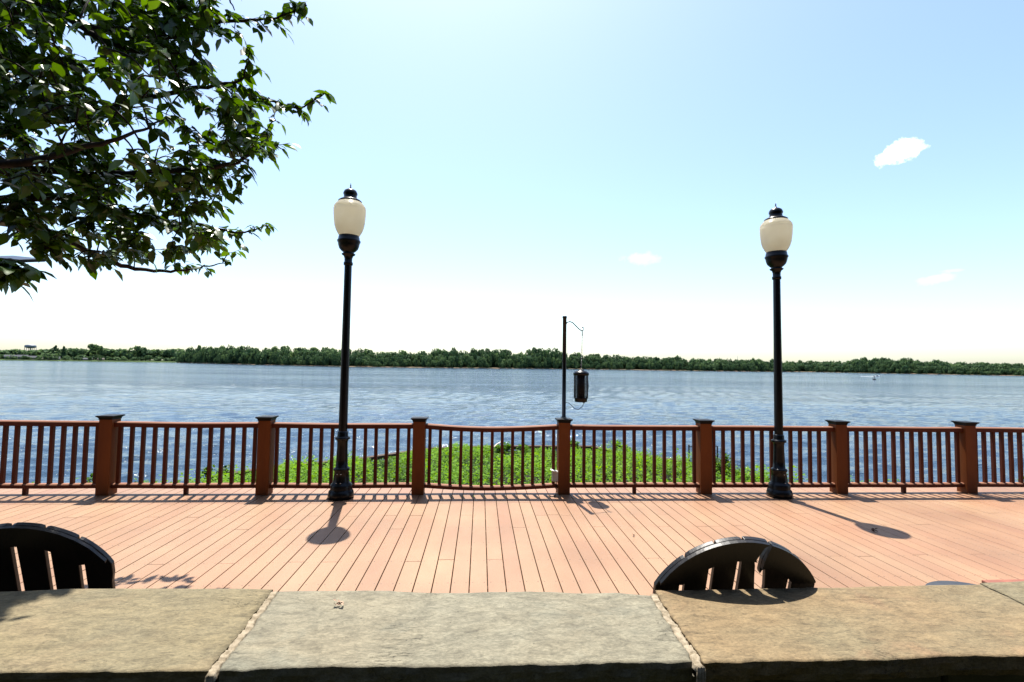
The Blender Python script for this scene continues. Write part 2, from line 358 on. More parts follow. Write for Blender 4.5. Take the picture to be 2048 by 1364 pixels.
for i in range(8):
    xa, xb = PX[i]+.074, PX[i+1]-.074; n = 12
    for nm, zc, hh, ww, sag in (('top_rail', .832, .062, .085, sagT[i]), ('bottom_rail', .103, .052, .075, sagB[i])):
        vs, fs = [], []
        prof = [(-ww/2, -hh/2), (ww/2, -hh/2), (ww/2, hh/2-.012), (ww/2-.012, hh/2), (-ww/2+.012, hh/2), (-ww/2, hh/2-.012)]
        for k in range(n+1):
            t = k/n; x = xa+(xb-xa)*t; dz = -sag*math.sin(PI*t)+.0015*math.sin(7*t+i)
            vs += [(x, RY+p, zc+dz+q) for p, q in prof]
        for k in range(n):
            for j in range(6): fs.append((k*6+j, k*6+(j+1) % 6, (k+1)*6+(j+1) % 6, (k+1)*6+j))
        fs += [tuple(range(6))[::-1], tuple(n*6+j for j in range(6))]
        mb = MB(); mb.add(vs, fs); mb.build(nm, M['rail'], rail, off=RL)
    for k in range(13):
        t = (k+1)/14; x = PX[i]+(PX[i+1]-PX[i])*t+random.uniform(-.003, .003); s_ = math.sin(PI*t)
        bals.append((x, .103+.026-sagB[i]*s_-.002, .832-.031-sagT[i]*s_+.002))
    if i not in (3,):
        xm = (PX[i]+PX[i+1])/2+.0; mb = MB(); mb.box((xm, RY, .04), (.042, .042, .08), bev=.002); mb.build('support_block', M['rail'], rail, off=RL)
bals.sort(key=lambda b: abs(b[0]-.6)); extra = MB()
for i, (x, z0, z1) in enumerate(bals):
    mb = MB() if i < 100 else extra
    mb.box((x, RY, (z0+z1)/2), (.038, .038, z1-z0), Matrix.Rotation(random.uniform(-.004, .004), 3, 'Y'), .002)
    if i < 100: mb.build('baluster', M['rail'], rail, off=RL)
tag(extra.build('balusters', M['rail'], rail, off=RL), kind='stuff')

# ------------------------------------------------------------------ lamp posts
def globe_mat():
    m = bpy.data.materials.new('cream_globe'); m.use_nodes = True; t = m.node_tree; b = t.nodes['Principled BSDF']; out = t.nodes['Material Output']
    tc = N(t, 'ShaderNodeTexCoord'); n = N(t, 'ShaderNodeTexNoise'); n.inputs['Scale'].default_value = 5; n.inputs['Detail'].default_value = 5; t.links.new(tc.outputs['Object'], n.inputs['Vector'])
    x = N(t, 'ShaderNodeMix', data_type='RGBA'); x.inputs[6].default_value = (.90, .86, .74, 1); x.inputs[7].default_value = (.76, .69, .53, 1); t.links.new(n.outputs[0], x.inputs[0])
    t.links.new(x.outputs[2], b.inputs['Base Color']); b.inputs['Roughness'].default_value = .25
    tr = N(t, 'ShaderNodeBsdfTranslucent'); t.links.new(x.outputs[2], tr.inputs[0])
    mx = N(t, 'ShaderNodeMixShader'); mx.inputs[0].default_value = .78
    wv = N(t, 'ShaderNodeTexWave', bands_direction='Z'); wv.inputs['Scale'].default_value = 26; t.links.new(tc.outputs['Object'], wv.inputs['Vector'])
    bn = N(t, 'ShaderNodeBump'); bn.inputs['Distance'].default_value = .0015; t.links.new(wv.outputs[1], bn.inputs['Height']); t.links.new(bn.outputs[0], b.inputs['Normal']); t.links.new(bn.outputs[0], tr.inputs['Normal'])
    t.links.new(b.outputs[0], mx.inputs[1]); t.links.new(tr.outputs[0], mx.inputs[2]); t.links.new(mx.outputs[0], out.inputs[0])
    return m
M['globe'] = globe_mat()
def lamp_post(loc):
    r = empty('street_lamp', loc)
    mb = MB(); mb.lathe([(0, .148), (.045, .150), (.06, .146), (.085, .140), (.095, .128), (.11, .124), (.15, .126), (.165, .118), (.18, .102), (.20, .094), (.26, .088), (.315, .080), (.322, .090), (.345, .093), (.355, .082), (.362, .070), (.45, .066), (.60, .060), (.66, .060), (.685, .066), (.692, .085), (.715, .086), (.72, .066), (.735, .062), (.775, .060), (.79, .052)], seg=48)
    b = mb.build('base', M['black'], r)
    mb = MB()
    for a in (-1.9, -1.4):
        for z, rr in ((.19, .097), (.29, .084)): mb = MB(); mb.lathe([(-.004, .008), (.004, .008)], (rr*math.cos(a), rr*math.sin(a), z), 10); mb.build('bolt', M['concrete'], b)
    # fluted shaft
    mb = MB(); vs, fs = [], []; seg = 64; zs = [.79, 1.3, 1.9, 2.4, 2.80]
    for j, z in enumerate(zs):
        R_ = .051-.008*(z-.79)/2.0
        for k in range(seg):
            a = 2*PI*k/seg; rr = R_*(1-.05*(k % 4 == 0)); vs.append((rr*math.cos(a), rr*math.sin(a), z))
    for j in range(len(zs)-1):
        for k in range(seg): fs.append((j*seg+k, j*seg+(k+1) % seg, (j+1)*seg+(k+1) % seg, (j+1)*seg+k))
    mb.add(vs, fs, smooth=True); mb.build('shaft', M['black'], r)
    mb = MB(); mb.lathe([(2.795, .045), (2.80, .054), (2.83, .055), (2.838, .046), (2.88, .047), (2.91, .056), (2.925, .078), (2.935, .082), (2.942, .066), (2.955, .064), (2.975, .088), (3.00, .110), (3.04, .124), (3.07, .128), (3.085, .138), (3.10, .138), (3.108, .128), (3.14, .124), (3.158, .118)], seg=48)
    mb.build('fitter', M['black'], r)
    mb = MB(); mb.lathe([(3.152, .113), (3.175, .128), (3.20, .143), (3.235, .160), (3.28, .173), (3.33, .181), (3.39, .187), (3.45, .190), (3.488, .191), (3.492, .187), (3.497, .190), (3.52, .184), (3.545, .168), (3.565, .150), (3.582, .132)], seg=56)
    mb.build('lamp_globe', M['globe'], r)
    mb = MB(); mb.lathe([(3.572, .133), (3.578, .140), (3.59, .140), (3.605, .120), (3.618, .092), (3.635, .078), (3.66, .075), (3.675, .083), (3.69, .084), (3.705, .078), (3.722, .070), (3.738, .045), (3.752, .014), (3.775, .006), (3.79, .008), (3.80, .004), (3.822, .001)], seg=40)
    cp = mb.build('lamp_cap', M['black'], r)
    return r
lpL = lamp_post((-1.635, 6.02, 0)); tag(lpL, 'left black lamp post with cream acorn globe, its short shadow towards the wall', 'street lamp', 'lamp posts on the deck')
lpR = copy_tree(lpL); lpR.location = (3.80, 6.02, 0); lpR.scale = (1, 1, .988); lpR.rotation_euler = (0, 0, .5); tag(lpR, 'right black lamp post with cream acorn globe and a long slanting shadow', 'street lamp', 'lamp posts on the deck')

# ------------------------------------------------------------------ bug zapper on its hanger pole
hp = empty('hanger_pole', (1.071, RY, PH+.05)); tag(hp, 'thin black pole with a curved shepherd hook standing on a railing post', 'pole')
OL = hp.location; ztop = hat(1127, 632, 1.071, RY)
mb = MB(); mb.lathe([(-.002, .04), (.006, .04), (.010, .026), (ztop-OL.z-.03, .0245), (ztop-OL.z-.028, .029), (ztop-OL.z-.004, .029), (ztop-OL.z, .02)], seg=20); mb.build('pole_shaft', M['black'], hp)
def hz(px, py): # height/x of a pixel in the plane of the rail
    d = ray(px, py); t = RY/d[1]; return Vector(EYE+d*t)
pts = [(1131, 662), (1131.5, 651), (1134, 645), (1139, 643), (1145, 645), (1152, 652), (1158, 658), (1163, 661.5), (1167, 660), (1167, 656), (1164, 654)]
mb = MB(); mb.tube([hz(*p) for p in pts], .0065, 8); mb.tube([hz(1164.5, 661), hz(1164.5, 671)], .006, 8); mb.build('hook', M['black'], hp, off=OL)
zc = hz(1162.5, 740); zb = hz(1161.5, 804)
zx = (zc.x+zb.x)/2+.0; z1 = zc.z; z0 = zb.z
zp = empty('bug_zapper', (zx, RY, z0)); tag(zp, 'black cylindrical bug zapper lantern hanging by a chain from the pole hook', 'bug zapper'); OZ = zp.location
hgt = z1-z0
mb = MB(); mb.lathe([(hgt-.065, .098), (hgt-.045, .103), (hgt-.035, .100), (hgt-.012, .070), (hgt-.008, .04), (hgt, .038), (hgt+.002, .02)], seg=32); mb.build('lid', M['black'], zp)
mb = MB(); mb.lathe([(0, .070), (.004, .078), (.05, .084), (.056, .084)], seg=32); mb.build('tray', M['black'], zp)
mb = MB(); K = 24
for k in range(K):
    a = 2*PI*k/K; mb.box((.09*math.cos(a), .09*math.sin(a), (.05+hgt-.06)/2), (.004, .0055, hgt-.105), Matrix.Rotation(a, 3, 'Z'))
for j in range(15):
    z = .07+j*(hgt-.14)/14; mb.tube([(.091*math.cos(t), .091*math.sin(t), z) for t in np.linspace(0, 2*PI, 33)], .0025, 6)
mb.build('cage', M['black'], zp)
mb = MB(); mb.lathe([(.05, .052), (hgt-.06, .052)], seg=20); mb.build('killing_grid', M['chair'], zp)
mb = MB(); hk = hz(1164.5, 670)
pz = z1; k = 0
while pz < hk.z:
    t = (pz-z1)/(hk.z-z1); xx = zc.x+(hk.x-zc.x)*t
    c = Vector((xx, RY, pz)); ax = Vector((1, 0, 0)) if k % 2 else Vector((0, 1, 0))
    mb.tube([c+ax*.006*math.cos(a)+Vector((0, 0, .013*math.sin(a))) for a in np.linspace(0, 2*PI, 11)], .0022, 5); pz += .0195; k += 1
mb.build('chain', mat('steel_chain', (.3, .3, .3), .4, .5, metal=1), zp, off=OZ)
mb = MB(); cpts = [(1174, 752), (1176, 770), (1174.5, 788), (1169, 803), (1163, 813), (1156, 818.5), (1149, 817), (1143, 811), (1137, 806), (1132, 804.5), (1129, 806)]
mb.tube([hz(*p)+Vector((0, -.03, 0)) for p in cpts], .0035, 7); mb.tube([hz(1166, 806)+Vector((0, -.03, 0)), hz(1170, 799)+Vector((0, -.03, 0))], .011, 8); mb.build('power_cord', M['black'], zp, off=OZ)
# outlet box
bx = empty('outlet_box', (.95, 6.13, .10)); tag(bx, 'small grey weatherproof outlet box on the post under the bug zapper', 'outlet box'); OB = bx.location
mb = MB(); mb.box((.957, 6.15, .225), (.07, .07, .125), bev=.006); mb.build('box_body', M['concrete'], bx, off=OB)
mb = MB(); mb.box((.945, 6.145, .293), (.085, .09, .012), Matrix.Rotation(.25, 3, 'Y'), .003); mb.build('box_cover', mat('light_cover', (.75, .74, .70), .4), bx, off=OB)
mb = MB(); mb.tube([(.975, 6.15, .165), (.972, 6.14, .08), (.970, 6.12, .03), (.955, 6.08, .008), (.93, 6.03, .006), (.90, 6.03, .006), (.87, 6.06, .006)], .006, 8); mb.build('conduit', M['black'], bx, off=OB)

# ------------------------------------------------------------------ stone wall
def stone_mat(name, c1, c2, c3, sx=1.):
    m = bpy.data.materials.new(name); m.use_nodes = True; t = m.node_tree; b = t.nodes['Principled BSDF']; b.inputs['Roughness'].default_value = .85; b.inputs['Specular IOR Level'].default_value = .25
    tc = N(t, 'ShaderNodeTexCoord')
    def nz(sc, st, det=6, dist=0., rough=.6, typ=None):
        mp = N(t, 'ShaderNodeMapping'); mp.inputs['Scale'].default_value = st; mp.inputs['Rotation'].default_value = (0, 0, -.12); t.links.new(tc.outputs['Object'], mp.inputs[0])
        n = N(t, 'ShaderNodeTexNoise'); n.inputs['Scale'].default_value = sc; n.inputs['Detail'].default_value = det; n.inputs['Distortion'].default_value = dist; n.inputs['Roughness'].default_value = rough
        t.links.new(mp.outputs[0], n.inputs['Vector']); return n.outputs[0]
    def mr(x, a, b_, c=0., d=1.):
        r = N(t, 'ShaderNodeMapRange'); r.inputs[1].default_value = a; r.inputs[2].default_value = b_; r.inputs[3].default_value = c; r.inputs[4].default_value = d; t.links.new(x, r.inputs[0]); return r.outputs[0]
    def mix(fac, a, b_, mode='MIX'):
        x = N(t, 'ShaderNodeMix', data_type='RGBA', blend_type=mode); t.links.new(fac, x.inputs[0]) if not isinstance(fac, float) else None
        if isinstance(fac, float): x.inputs[0].default_value = fac
        for i, q in ((6, a), (7, b_)):
            if isinstance(q, tuple): x.inputs[i].default_value = (*q, 1)
            else: t.links.new(q, x.inputs[i])
        return x.outputs[2]
    big = nz(2.2, (.7, 1, 1), 5); mid = nz(16, (.6, 1, 1), 9, .5, .72); fine = nz(150, (.5, 1, 1), 5, 0, .75); layer = nz(5, (.4, 1.6, 1), 7, .8, .65); streak = nz(38, (.42, 1, 1), 8, .8, .75)
    c = mix(mr(big, .38, .62), c1, c2)
    c = mix(mr(nz(3.4, (.8, 1, 1), 6, .5), .55, .68), c, c3)
    c = mix(mr(mid, .3, .7), c, (.16, .145, .10), 'MULTIPLY') if False else c
    k = mth(t, 'MULTIPLY', mth(t, 'MULTIPLY', mr(mid, .3, .7, .68, 1.12), mr(fine, .34, .66, .70, 1.22)), mr(streak, .32, .56, .60, 1.10))
    # thin dark splits along the layers of the stone
    ridge = mth(t, 'ABSOLUTE', mth(t, 'SUBTRACT', layer, .5)); crack = mr(ridge, .0, .006, 1, 0); gate = mr(nz(2.7, (1, 1, 1), 3), .53, .62)
    crack = mth(t, 'MULTIPLY', crack, gate)
    k = mth(t, 'MULTIPLY', k, mth(t, 'SUBTRACT', 1., mth(t, 'MULTIPLY', crack, .6)))
    pit = mr(nz(60, (1, 1, 1), 2), .70, .74); k = mth(t, 'MULTIPLY', k, mth(t, 'SUBTRACT', 1., mth(t, 'MULTIPLY', pit, .5)))
    cb = N(t, 'ShaderNodeCombineColor'); [t.links.new(k, cb.inputs[i]) for i in range(3)]
    c = mix(1.0, c, cb.outputs[0], 'MULTIPLY'); t.links.new(c, b.inputs['Base Color'])
    h = mth(t, 'ADD', mth(t, 'MULTIPLY', mid, .006), mth(t, 'MULTIPLY', fine, .003)); h = mth(t, 'ADD', h, mth(t, 'MULTIPLY', streak, .004)); h = mth(t, 'SUBTRACT', h, mth(t, 'MULTIPLY', crack, .004))
    st = mr(layer, .485, .515); h = mth(t, 'ADD', h, mth(t, 'MULTIPLY', mth(t, 'MULTIPLY', st, gate), .003))
    bn = N(t, 'ShaderNodeBump'); bn.inputs['Distance'].default_value = 1.; bn.inputs['Strength'].default_value = .6; t.links.new(h, bn.inputs['Height']); t.links.new(bn.outputs[0], b.inputs['Normal'])
    return m
HW = .72
wall = empty('stone_wall', (0, 1.75, 0)); tag(wall, 'low garden wall capped with large olive and tan flagstones and pale mortar joints', 'wall'); OW = wall.location
def interp(pts, x):
    for (a, b), (c, d) in zip(pts, pts[1:]):
        if x <= c: return b+(d-b)*(x-a)/(c-a)
    return pts[-1][1]
def P2(px, py): p = atz(px, py, HW); return (p.x, p.y)
backL = [(-8, 2.1)]+[P2(*q) for q in ((0, 1180), (100, 1176), (300, 1175), (545, 1178))]
def slab(name, jl, jr, left, right, back, front, m, thick=.062, amp=.0035, seed=0., label=None):
    """left/right: joint lines [(x,y)front,(x,y)back]; back/front: polylines y(x)"""
    n, q = 150, 44; V = np.zeros(((n+1), (q+1), 3))
    for i in range(n+1):
        s_ = i/n
        for j in range(q+1):
            t = j/q
            xl = left[0][0]+(left[1][0]-left[0][0])*t+wobj(jl, t); xr = right[0][0]+(right[1][0]-right[0][0])*t+wobj(jr, t)
            x = xl+(xr-xl)*s_
            yf = interp(front, x)+.007*fbm(x, 3, 3., seed)+.006*fbm(x, 3, 16., seed); yb = interp(back, x)+.006*fbm(x, 9, 3., seed)
            y = yf+(yb-yf)*t
            e = min(s_*n/1.2, (n-i)/1.2, j/1., (q-j)/1., 1)
            z = HW+amp*fbm(x, y, 2.2, seed)+amp*.5*fbm(x*.6, y, 11, seed+4)-.003*(1-e)**2
            V[i, j] = (x, y, z)
    idx = lambda i, j: i*(q+1)+j
    vs = V.reshape(-1, 3).tolist(); fs = [(idx(i, j), idx(i+1, j), idx(i+1, j+1), idx(i, j+1)) for i in range(n) for j in range(q)]
    bnd = [(i, 0) for i in range(n)]+[(n, j) for j in range(q)]+[(i, q) for i in range(n, 0, -1)]+[(0, j) for j in range(q, 0, -1)]
    rings = [[idx(i, j) for i, j in bnd]]; cx = np.mean(V[:, :, 0]); cy = np.mean(V[:, :, 1])
    for lv in range(1, 4):
        row = []
        for i, j in bnd:
            x, y, z = V[i, j]; o = .006*fbm(x*2+y, lv, 6., seed+lv)-(.004 if lv == 3 else 0)
            nyy = -1 if j == 0 else (1 if j == q else 0); nxx = -1 if (i == 0) else (1 if i == n else 0)
            row.append(len(vs)); vs.append([x+(0 if nyy else nxx*o*.3), y+nyy*o, HW-thick*lv/3])
        rings.append(row)
    m_ = len(bnd)
    for a, b in zip(rings, rings[1:]):
        for k in range(m_): fs.append((a[(k+1) % m_], a[k], b[k], b[(k+1) % m_]))
    fs.append(tuple(rings[-1]))
    nt_ = n*q; mb = MB(); mb.add(vs, fs, smooth=True); mb.sm = [k < nt_ for k in range(len(fs))]; o = mb.build(name, m, wall, off=OW)
    if label: o['label'] = label
    return o
s1 = stone_mat('stone_olive', (.148, .119, .066), (.132, .112, .068), (.155, .122, .070)); s2 = stone_mat('stone_greygreen', (.150, .138, .100), (.160, .140, .096), (.135, .128, .095)); s3 = stone_mat('stone_tan', (.155, .110, .058), (.140, .112, .064), (.172, .110, .060))
jn = [((-6.2, 1.5), (-6.25, 2.05)), (P2(425, 1342), P2(552, 1180)), (P2(1400, 1325), P2(1306, 1185)), (P2(2280, 1320), P2(1955, 1162)), ((6., 1.5), (6., 2.0))]
def wobj(q, t): return .010*fbm(t*3, q*7.7, 1.6, 5)+.0035*fbm(t*3, q*7.7, 11, 5)
def off(j, d): return ((j[0][0]+d, j[0][1]), (j[1][0]+d, j[1][1]))
fr0 = [(-8, 1.5), P2(0, 1345), P2(222, 1341), P2(420, 1337)]; bk0 = [(-8, 2.05), P2(0, 1180), P2(120, 1177), P2(320, 1175), P2(545, 1178)]
fr1 = [P2(440, 1341), P2(700, 1333), P2(1000, 1331), P2(1200, 1326), P2(1390, 1321)]; bk1 = [P2(555, 1182), P2(700, 1179), P2(860, 1184), P2(1060, 1182), P2(1150, 1185), P2(1230, 1183), P2(1298, 1188)]
fr2 = [P2(1410, 1325), P2(1560, 1322), P2(1760, 1318), P2(2048, 1309), P2(2300, 1303)]; bk2 = [P2(1308, 1178), P2(1400, 1178), P2(1640, 1173), P2(1800, 1171), P2(1950, 1167), P2(2200, 1160)]
fr3 = [(1.7, 1.47), (6.5, 1.5)]; bk3 = [P2(1950, 1165), P2(2048, 1160), (6.5, 2.0)]
jw = .0145
slab('cap_stone', 0, 1, off(jn[0], .0), off(jn[1], -jw), bk0, fr0, s1, seed=1.3, label='olive cap stone at the left end under the whole chair')
slab('cap_stone', 1, 2, off(jn[1], jw), off(jn[2], -.0155), bk1, fr1, s2, seed=5.1, label='grey-green cap stone in the middle between the two mortar joints')
slab('cap_stone', 2, 3, off(jn[2], .016), off(jn[3], -.0055), bk2, fr2, s3, seed=8.8, amp=.004, label='tan cap stone with a chair shadow on it')
slab('cap_stone', 3, 4, off(jn[3], .0055), off(jn[4], 0), bk3, fr3, s1, seed=3.3, label='olive cap stone beyond the thin dark crack at the right')
for q, (j, wj, nm) in enumerate(((jn[1], .0142, 'a'), (jn[2], .0158, 'b'))):
    vs, fs = [], []; n = 70; c = 10
    for i in range(n+1):
        t = i/n; t2 = t*1.0-.01; x = j[0][0]+(j[1][0]-j[0][0])*t2; y = j[0][1]+(j[1][1]-j[0][1])*t2-(.012 if i == 0 else 0)
        wob = wobj(q+1, t)-.0012
        for k in range(c+1):
            u = k/c-.5; zz = HW-.0035+.003*fbm(x+u, y, 60, 2)+.002*fbm(t*5, u, 3, 7)-.016*(abs(u)*2)**14-(.010 if i in (9, 17, 33, 48, 60) else 0)
            vs.append((x+u*wj*1.92+wob, y, zz))
    for i in range(n):
        for k in range(c): a = i*(c+1)+k; fs.append((a, a+1, a+c+2, a+c+1))
    b0 = len(vs)
    for k in range(c+1): v = vs[k]; vs.append((v[0], v[1]+.004*random.random(), HW-.09))
    for k in range(c): fs.append((b0+k, b0+k+1, k+1, k))
    mb = MB(); mb.add(vs, fs, smooth=True); mb.build('mortar_joint', M['mortar'], wall, off=OW)
mb = MB(); rs = random.Random(3)
x = -6.2
for row in range(5):
    x = -6.2+rs.uniform(0, .2)
    while x < 6:
        wv_ = rs.uniform(.18, .42); mb.box((x+wv_/2, 1.75, .055+row*.128), (wv_-.012, .40+rs.uniform(-.02, .02), .118), bev=.015); x += wv_
mb.build('wall_core', mat('dark_fieldstone', (.07, .065, .05), .9, .2, var=(.11, .10, .08), scale=6, bump=.004, bscale=30), wall, off=OW)

# ------------------------------------------------------------------ Adirondack-style chairs
def chair(name, broken):
    r = empty(name, (0, 0, 0)); T = math.radians(17); R_ = .373
    Mb = Matrix.Translation((0, -.40, .925)) @ Matrix(((1, 0, 0, 0), (0, -math.sin(T), math.cos(T), 0), (0, math.cos(T), math.sin(T), 0), (0, 0, 0, 1)))
    # local a = X, b = up the back, thickness axis (z) = towards the seat
    arc = lambda a, rr=R_: -R_+math.sqrt(max(0, rr*rr-a*a))
    pit = .113; hw_ = .0465; ht_ = .0535; bot = -.76
    Lb = [(.103, -.014), (.084, -.026), (.066, -.07), (.059, -.088), (.068, -.125), (.072, -.168), (.080, -.226)]
    Rb = [(.112, -.03), (.094, -.08), (.090, -.095), (.088, -.15), (.092, -.162), (.102, -.14), (.112, -.144), (.122, -.226)]
    for i in range(6):
        c = (i-2.5)*pit; a0, a1 = c-ht_, c+ht_
        taper = .99 
        top = [(a0+(a1-a0)*k/8, arc(a0+(a1-a0)*k/8)-(.006*rng.random() if k in (0, 8) else 0)) for k in range(9)]
        poly = [(c*taper-hw_*.9, bot)]+[(c-hw_, top[0][1]-.09), (a0, top[0][1]-.05)]+top+[(a1, top[-1][1]-.05), (c+hw_, top[-1][1]-.09)]+[(c*taper+hw_*.9, bot)]
        if broken and i == 3:
            top = [p for p in top if p[0] < .106]; poly = [(c*taper-hw_*.9, bot), (c-hw_, -.13), (a0, -.05)]+top+[(p[0]-.001, p[1]) for p in Lb]+[(c+hw_, -.30), (c*taper+hw_*.9, bot)]
        if broken and i == 4:
            poly = [(c*taper-hw_*.9, bot), (c-hw_, -.30)]+[(max(p[0], .0), p[1]) for p in Rb[::-1]]+[(.118, arc(.118)-.004)]+[p for p in top if p[0] > .125]+[(c+hw_, top[-1][1]-.12), (c*taper+hw_*.9, bot)]
        mb = MB(); mb.prism(poly[::-1], Mb @ Matrix.Translation((0, 0, .001*(i % 2))), .022)
        mb.build('back_slat', M['chair'], r, bevel=.003)
    # arched back brace behind the slats
    def brace(a_s, a_e, extra_l=None, extra_r=None, a_d=None):
        n = 14; up = [(a, arc(a, R_-.001)) for a in np.linspace(a_s, a_e, n)]; dn = [(a, -R_+math.sqrt(max(0, (R_-.088)**2-a*a)) if abs(a) < R_-.089 else -R_) for a in np.linspace(a_d or a_e, a_s, n)]
        dn = [(a, max(b, -.195)) for a, b in dn]
        mb = MB(); mb.prism((up+(extra_r or [])+dn+(extra_l or []))[::-1], Mb @ Matrix.Translation((0, 0, -.0165)), .0163); mb.build('back_brace', M['chair'], r)
    if broken:
        brace(-.322, .099, extra_r=[(.101, -.016), (.082, -.028), (.062, -.07), (.056, -.085), (.064, -.098)], a_d=.060); brace(.112, .322, extra_l=[(.088, -.13), (.092, -.09), (.102, -.05)])
    else: brace(-.322, .322)
    mb = MB(); mb.prism([(-.30, -.72), (.30, -.72), (.30, -.65), (-.30, -.65)], Mb @ Matrix.Translation((0, 0, -.0255)), .0245); mb.build('lower_brace', M['chair'], r, bevel=.002)
    for s_ in (-1, 1):
        mb = MB(); mb.box((s_*.30, .33, .115), (.03, .10, .23), bev=.004); mb.build('front_leg', M['chair'], r)
        mb = MB(); mb.box((s_*.268, .02, .135), (.028, .80, .09), Matrix.Rotation(.2, 3, 'X'), .004); mb.build('rear_leg', M['chair'], r)
    for k in range(6):
        y = .36-.10*k; mb = MB(); mb.box((0, y, .262-.0203*k), (.56, .085, .02), Matrix.Rotation(.2, 3, 'X'), .004); mb.build('seat_slat', M['chair'], r)
    return r
c1 = chair('adirondack_chair', True); c1.location = (1.055, 2.307, 0); c1.rotation_euler = (0, 0, 0)
tag(c1, 'black wooden garden chair with a broken arched back, its shadow on the tan wall stone', 'chair', 'black garden chairs behind the wall')
c2 = chair('adirondack_chair', False); c2.location = (-1.9615, 2.528, 0); c2.rotation_euler = (0, 0, math.radians(10))
tag(c2, 'black wooden garden chair with an unbroken arched back at the left edge', 'chair', 'black garden chairs behind the wall')

# low table edge and round slate top peeping over the wall at the right
p = atz(1890, 1164, .45)
t1 = empty('round_side_table', (p.x, p.y-.215, 0)); tag(t1, 'round slate-blue table top just showing over the wall beside the red bench', 'table')
mb = MB(); mb.lathe([(.425, .232), (.428, .235), (.448, .235), (.450, .232)], seg=48); mb.build('tabletop', mat('slate_blue', (.022, .025, .032), .6, .2, var=(.03, .033, .04), scale=12), t1)
mb = MB(); mb.lathe([(0, .15), (.012, .15), (.02, .03), (.425, .022)], seg=24); mb.build('pedestal', M['black'], t1)
p = atz(1962, 1159, .52)
t2 = empty('red_bench', (p.x+.62, p.y-.14, 0)); tag(t2, 'red-brown low wooden bench whose top edge shows over the wall at the right end', 'bench')
mb = MB(); mb.box((0, 0, .50), (1.24, .28, .04), bev=.006); mb.build('bench_top', M['redwood'], t2)
for sx in (-1, 1):
    mb = MB(); mb.box((sx*.5, 0, .24), (.06, .24, .479), bev=.005); mb.build('bench_leg', M['redwood'], t2)

# ------------------------------------------------------------------ fallen leaves
def dead_leaf(name, p, size, m, n, label, flat=.3):
    mb = MB(); rs = random.Random(int(p[0]*1000))
    for k in range(n):
        a = rs.uniform(0, 2*PI); c = Vector((rs.uniform(-1, 1)*size*.5, rs.uniform(-1, 1)*size*.35, size*.15+rs.random()*size*flat)); e = Euler((rs.uniform(-.9, .9), rs.uniform(-.9, .9), a)).to_matrix()
        L = size*rs.uniform(.4, .7); W = L*.32
        q = [Vector((-L/2, 0, 0)), Vector((0, -W, L*.12)), Vector((L/2, 0, -.1*L)), Vector((0, W, L*.12)), Vector((0, 0, -L*.05))]
        mb.add([c+e @ v for v in q], [(0, 1, 4), (1, 2, 4), (2, 3, 4), (3, 0, 4)])
    o = mb.build(name, m); o.location = p; tag(o, label, 'leaf'); return o
pinkm = mat('dry_pink_petals', (.36, .26, .19), .8, .2); brownm = mat('dry_brown_leaf', (.05, .018, .012), .8, .2)
dead_leaf('dried_blossom', atz(677, 1212, HW+.003), .03, pinkm, 12, 'small dried pinkish blossom lying on the middle cap stone', .45)
dead_leaf('dead_leaf', atz(1747, 1063, .001), .065, brownm, 6, 'curled red-brown leaf lying in the shadow of the right lamp globe')
dead_leaf('dead_leaf', atz(1269, 1073, .001), .045, brownm, 4, 'small dark leaf on the bare deck boards between the bug zapper and the broken chair')

# ------------------------------------------------------------------ leaf scattering helpers
LEAF_V = np.array([[0, 0, 0], [-.23, .30, .05], [0, .30, 0], [.23, .30, .05], [-.21, .62, .02], [0, .64, -.03], [.21, .62, .02], [0, 1.05, -.14]])
LEAF_F = np.array([[0, 2, 1, 1], [0, 3, 2, 2], [1, 2, 5, 4], [2, 3, 6, 5], [4, 5, 7, 7], [5, 6, 7, 7]])
LEAF_T = np.array([[0, 2, 1], [0, 3, 2], [1, 2, 5], [1, 5, 4], [2, 3, 6], [2, 6, 5], [4, 5, 7], [5, 6, 7]])
KITE_V = np.array([[0, 0, 0], [-.28, .45, .08], [0, 1, 0], [.28, .45, .08]]); KITE_T = np.array([[0, 3, 1], [3, 2, 1]])
def frames(d, nrm):
    """orthonormal frames: y axis along d, z roughly nrm"""
    d = d/np.linalg.norm(d, axis=1, keepdims=True); x = np.cross(d, nrm); x /= (np.linalg.norm(x, axis=1, keepdims=True)+1e-9); z = np.cross(x, d); return x, d, z
def scatter(P_, d, nrm, size, base, tris, width=1.):
    x, y, z = frames(d, nrm); n = len(P_); k = len(base)
    size = np.broadcast_to(np.asarray(size, dtype=float).reshape(-1, 1, 1), (n, 1, 1))
    B = base[None, :, :]*size
    V_ = P_[:, None, :]+B[..., 0:1]*width*x[:, None, :]+B[..., 1:2]*y[:, None, :]+B[..., 2:3]*z[:, None, :]
    Fq = tris[None]+(np.arange(n)*k)[:, None, None]
    return V_.reshape(-1, 3), Fq.reshape(-1, 3)

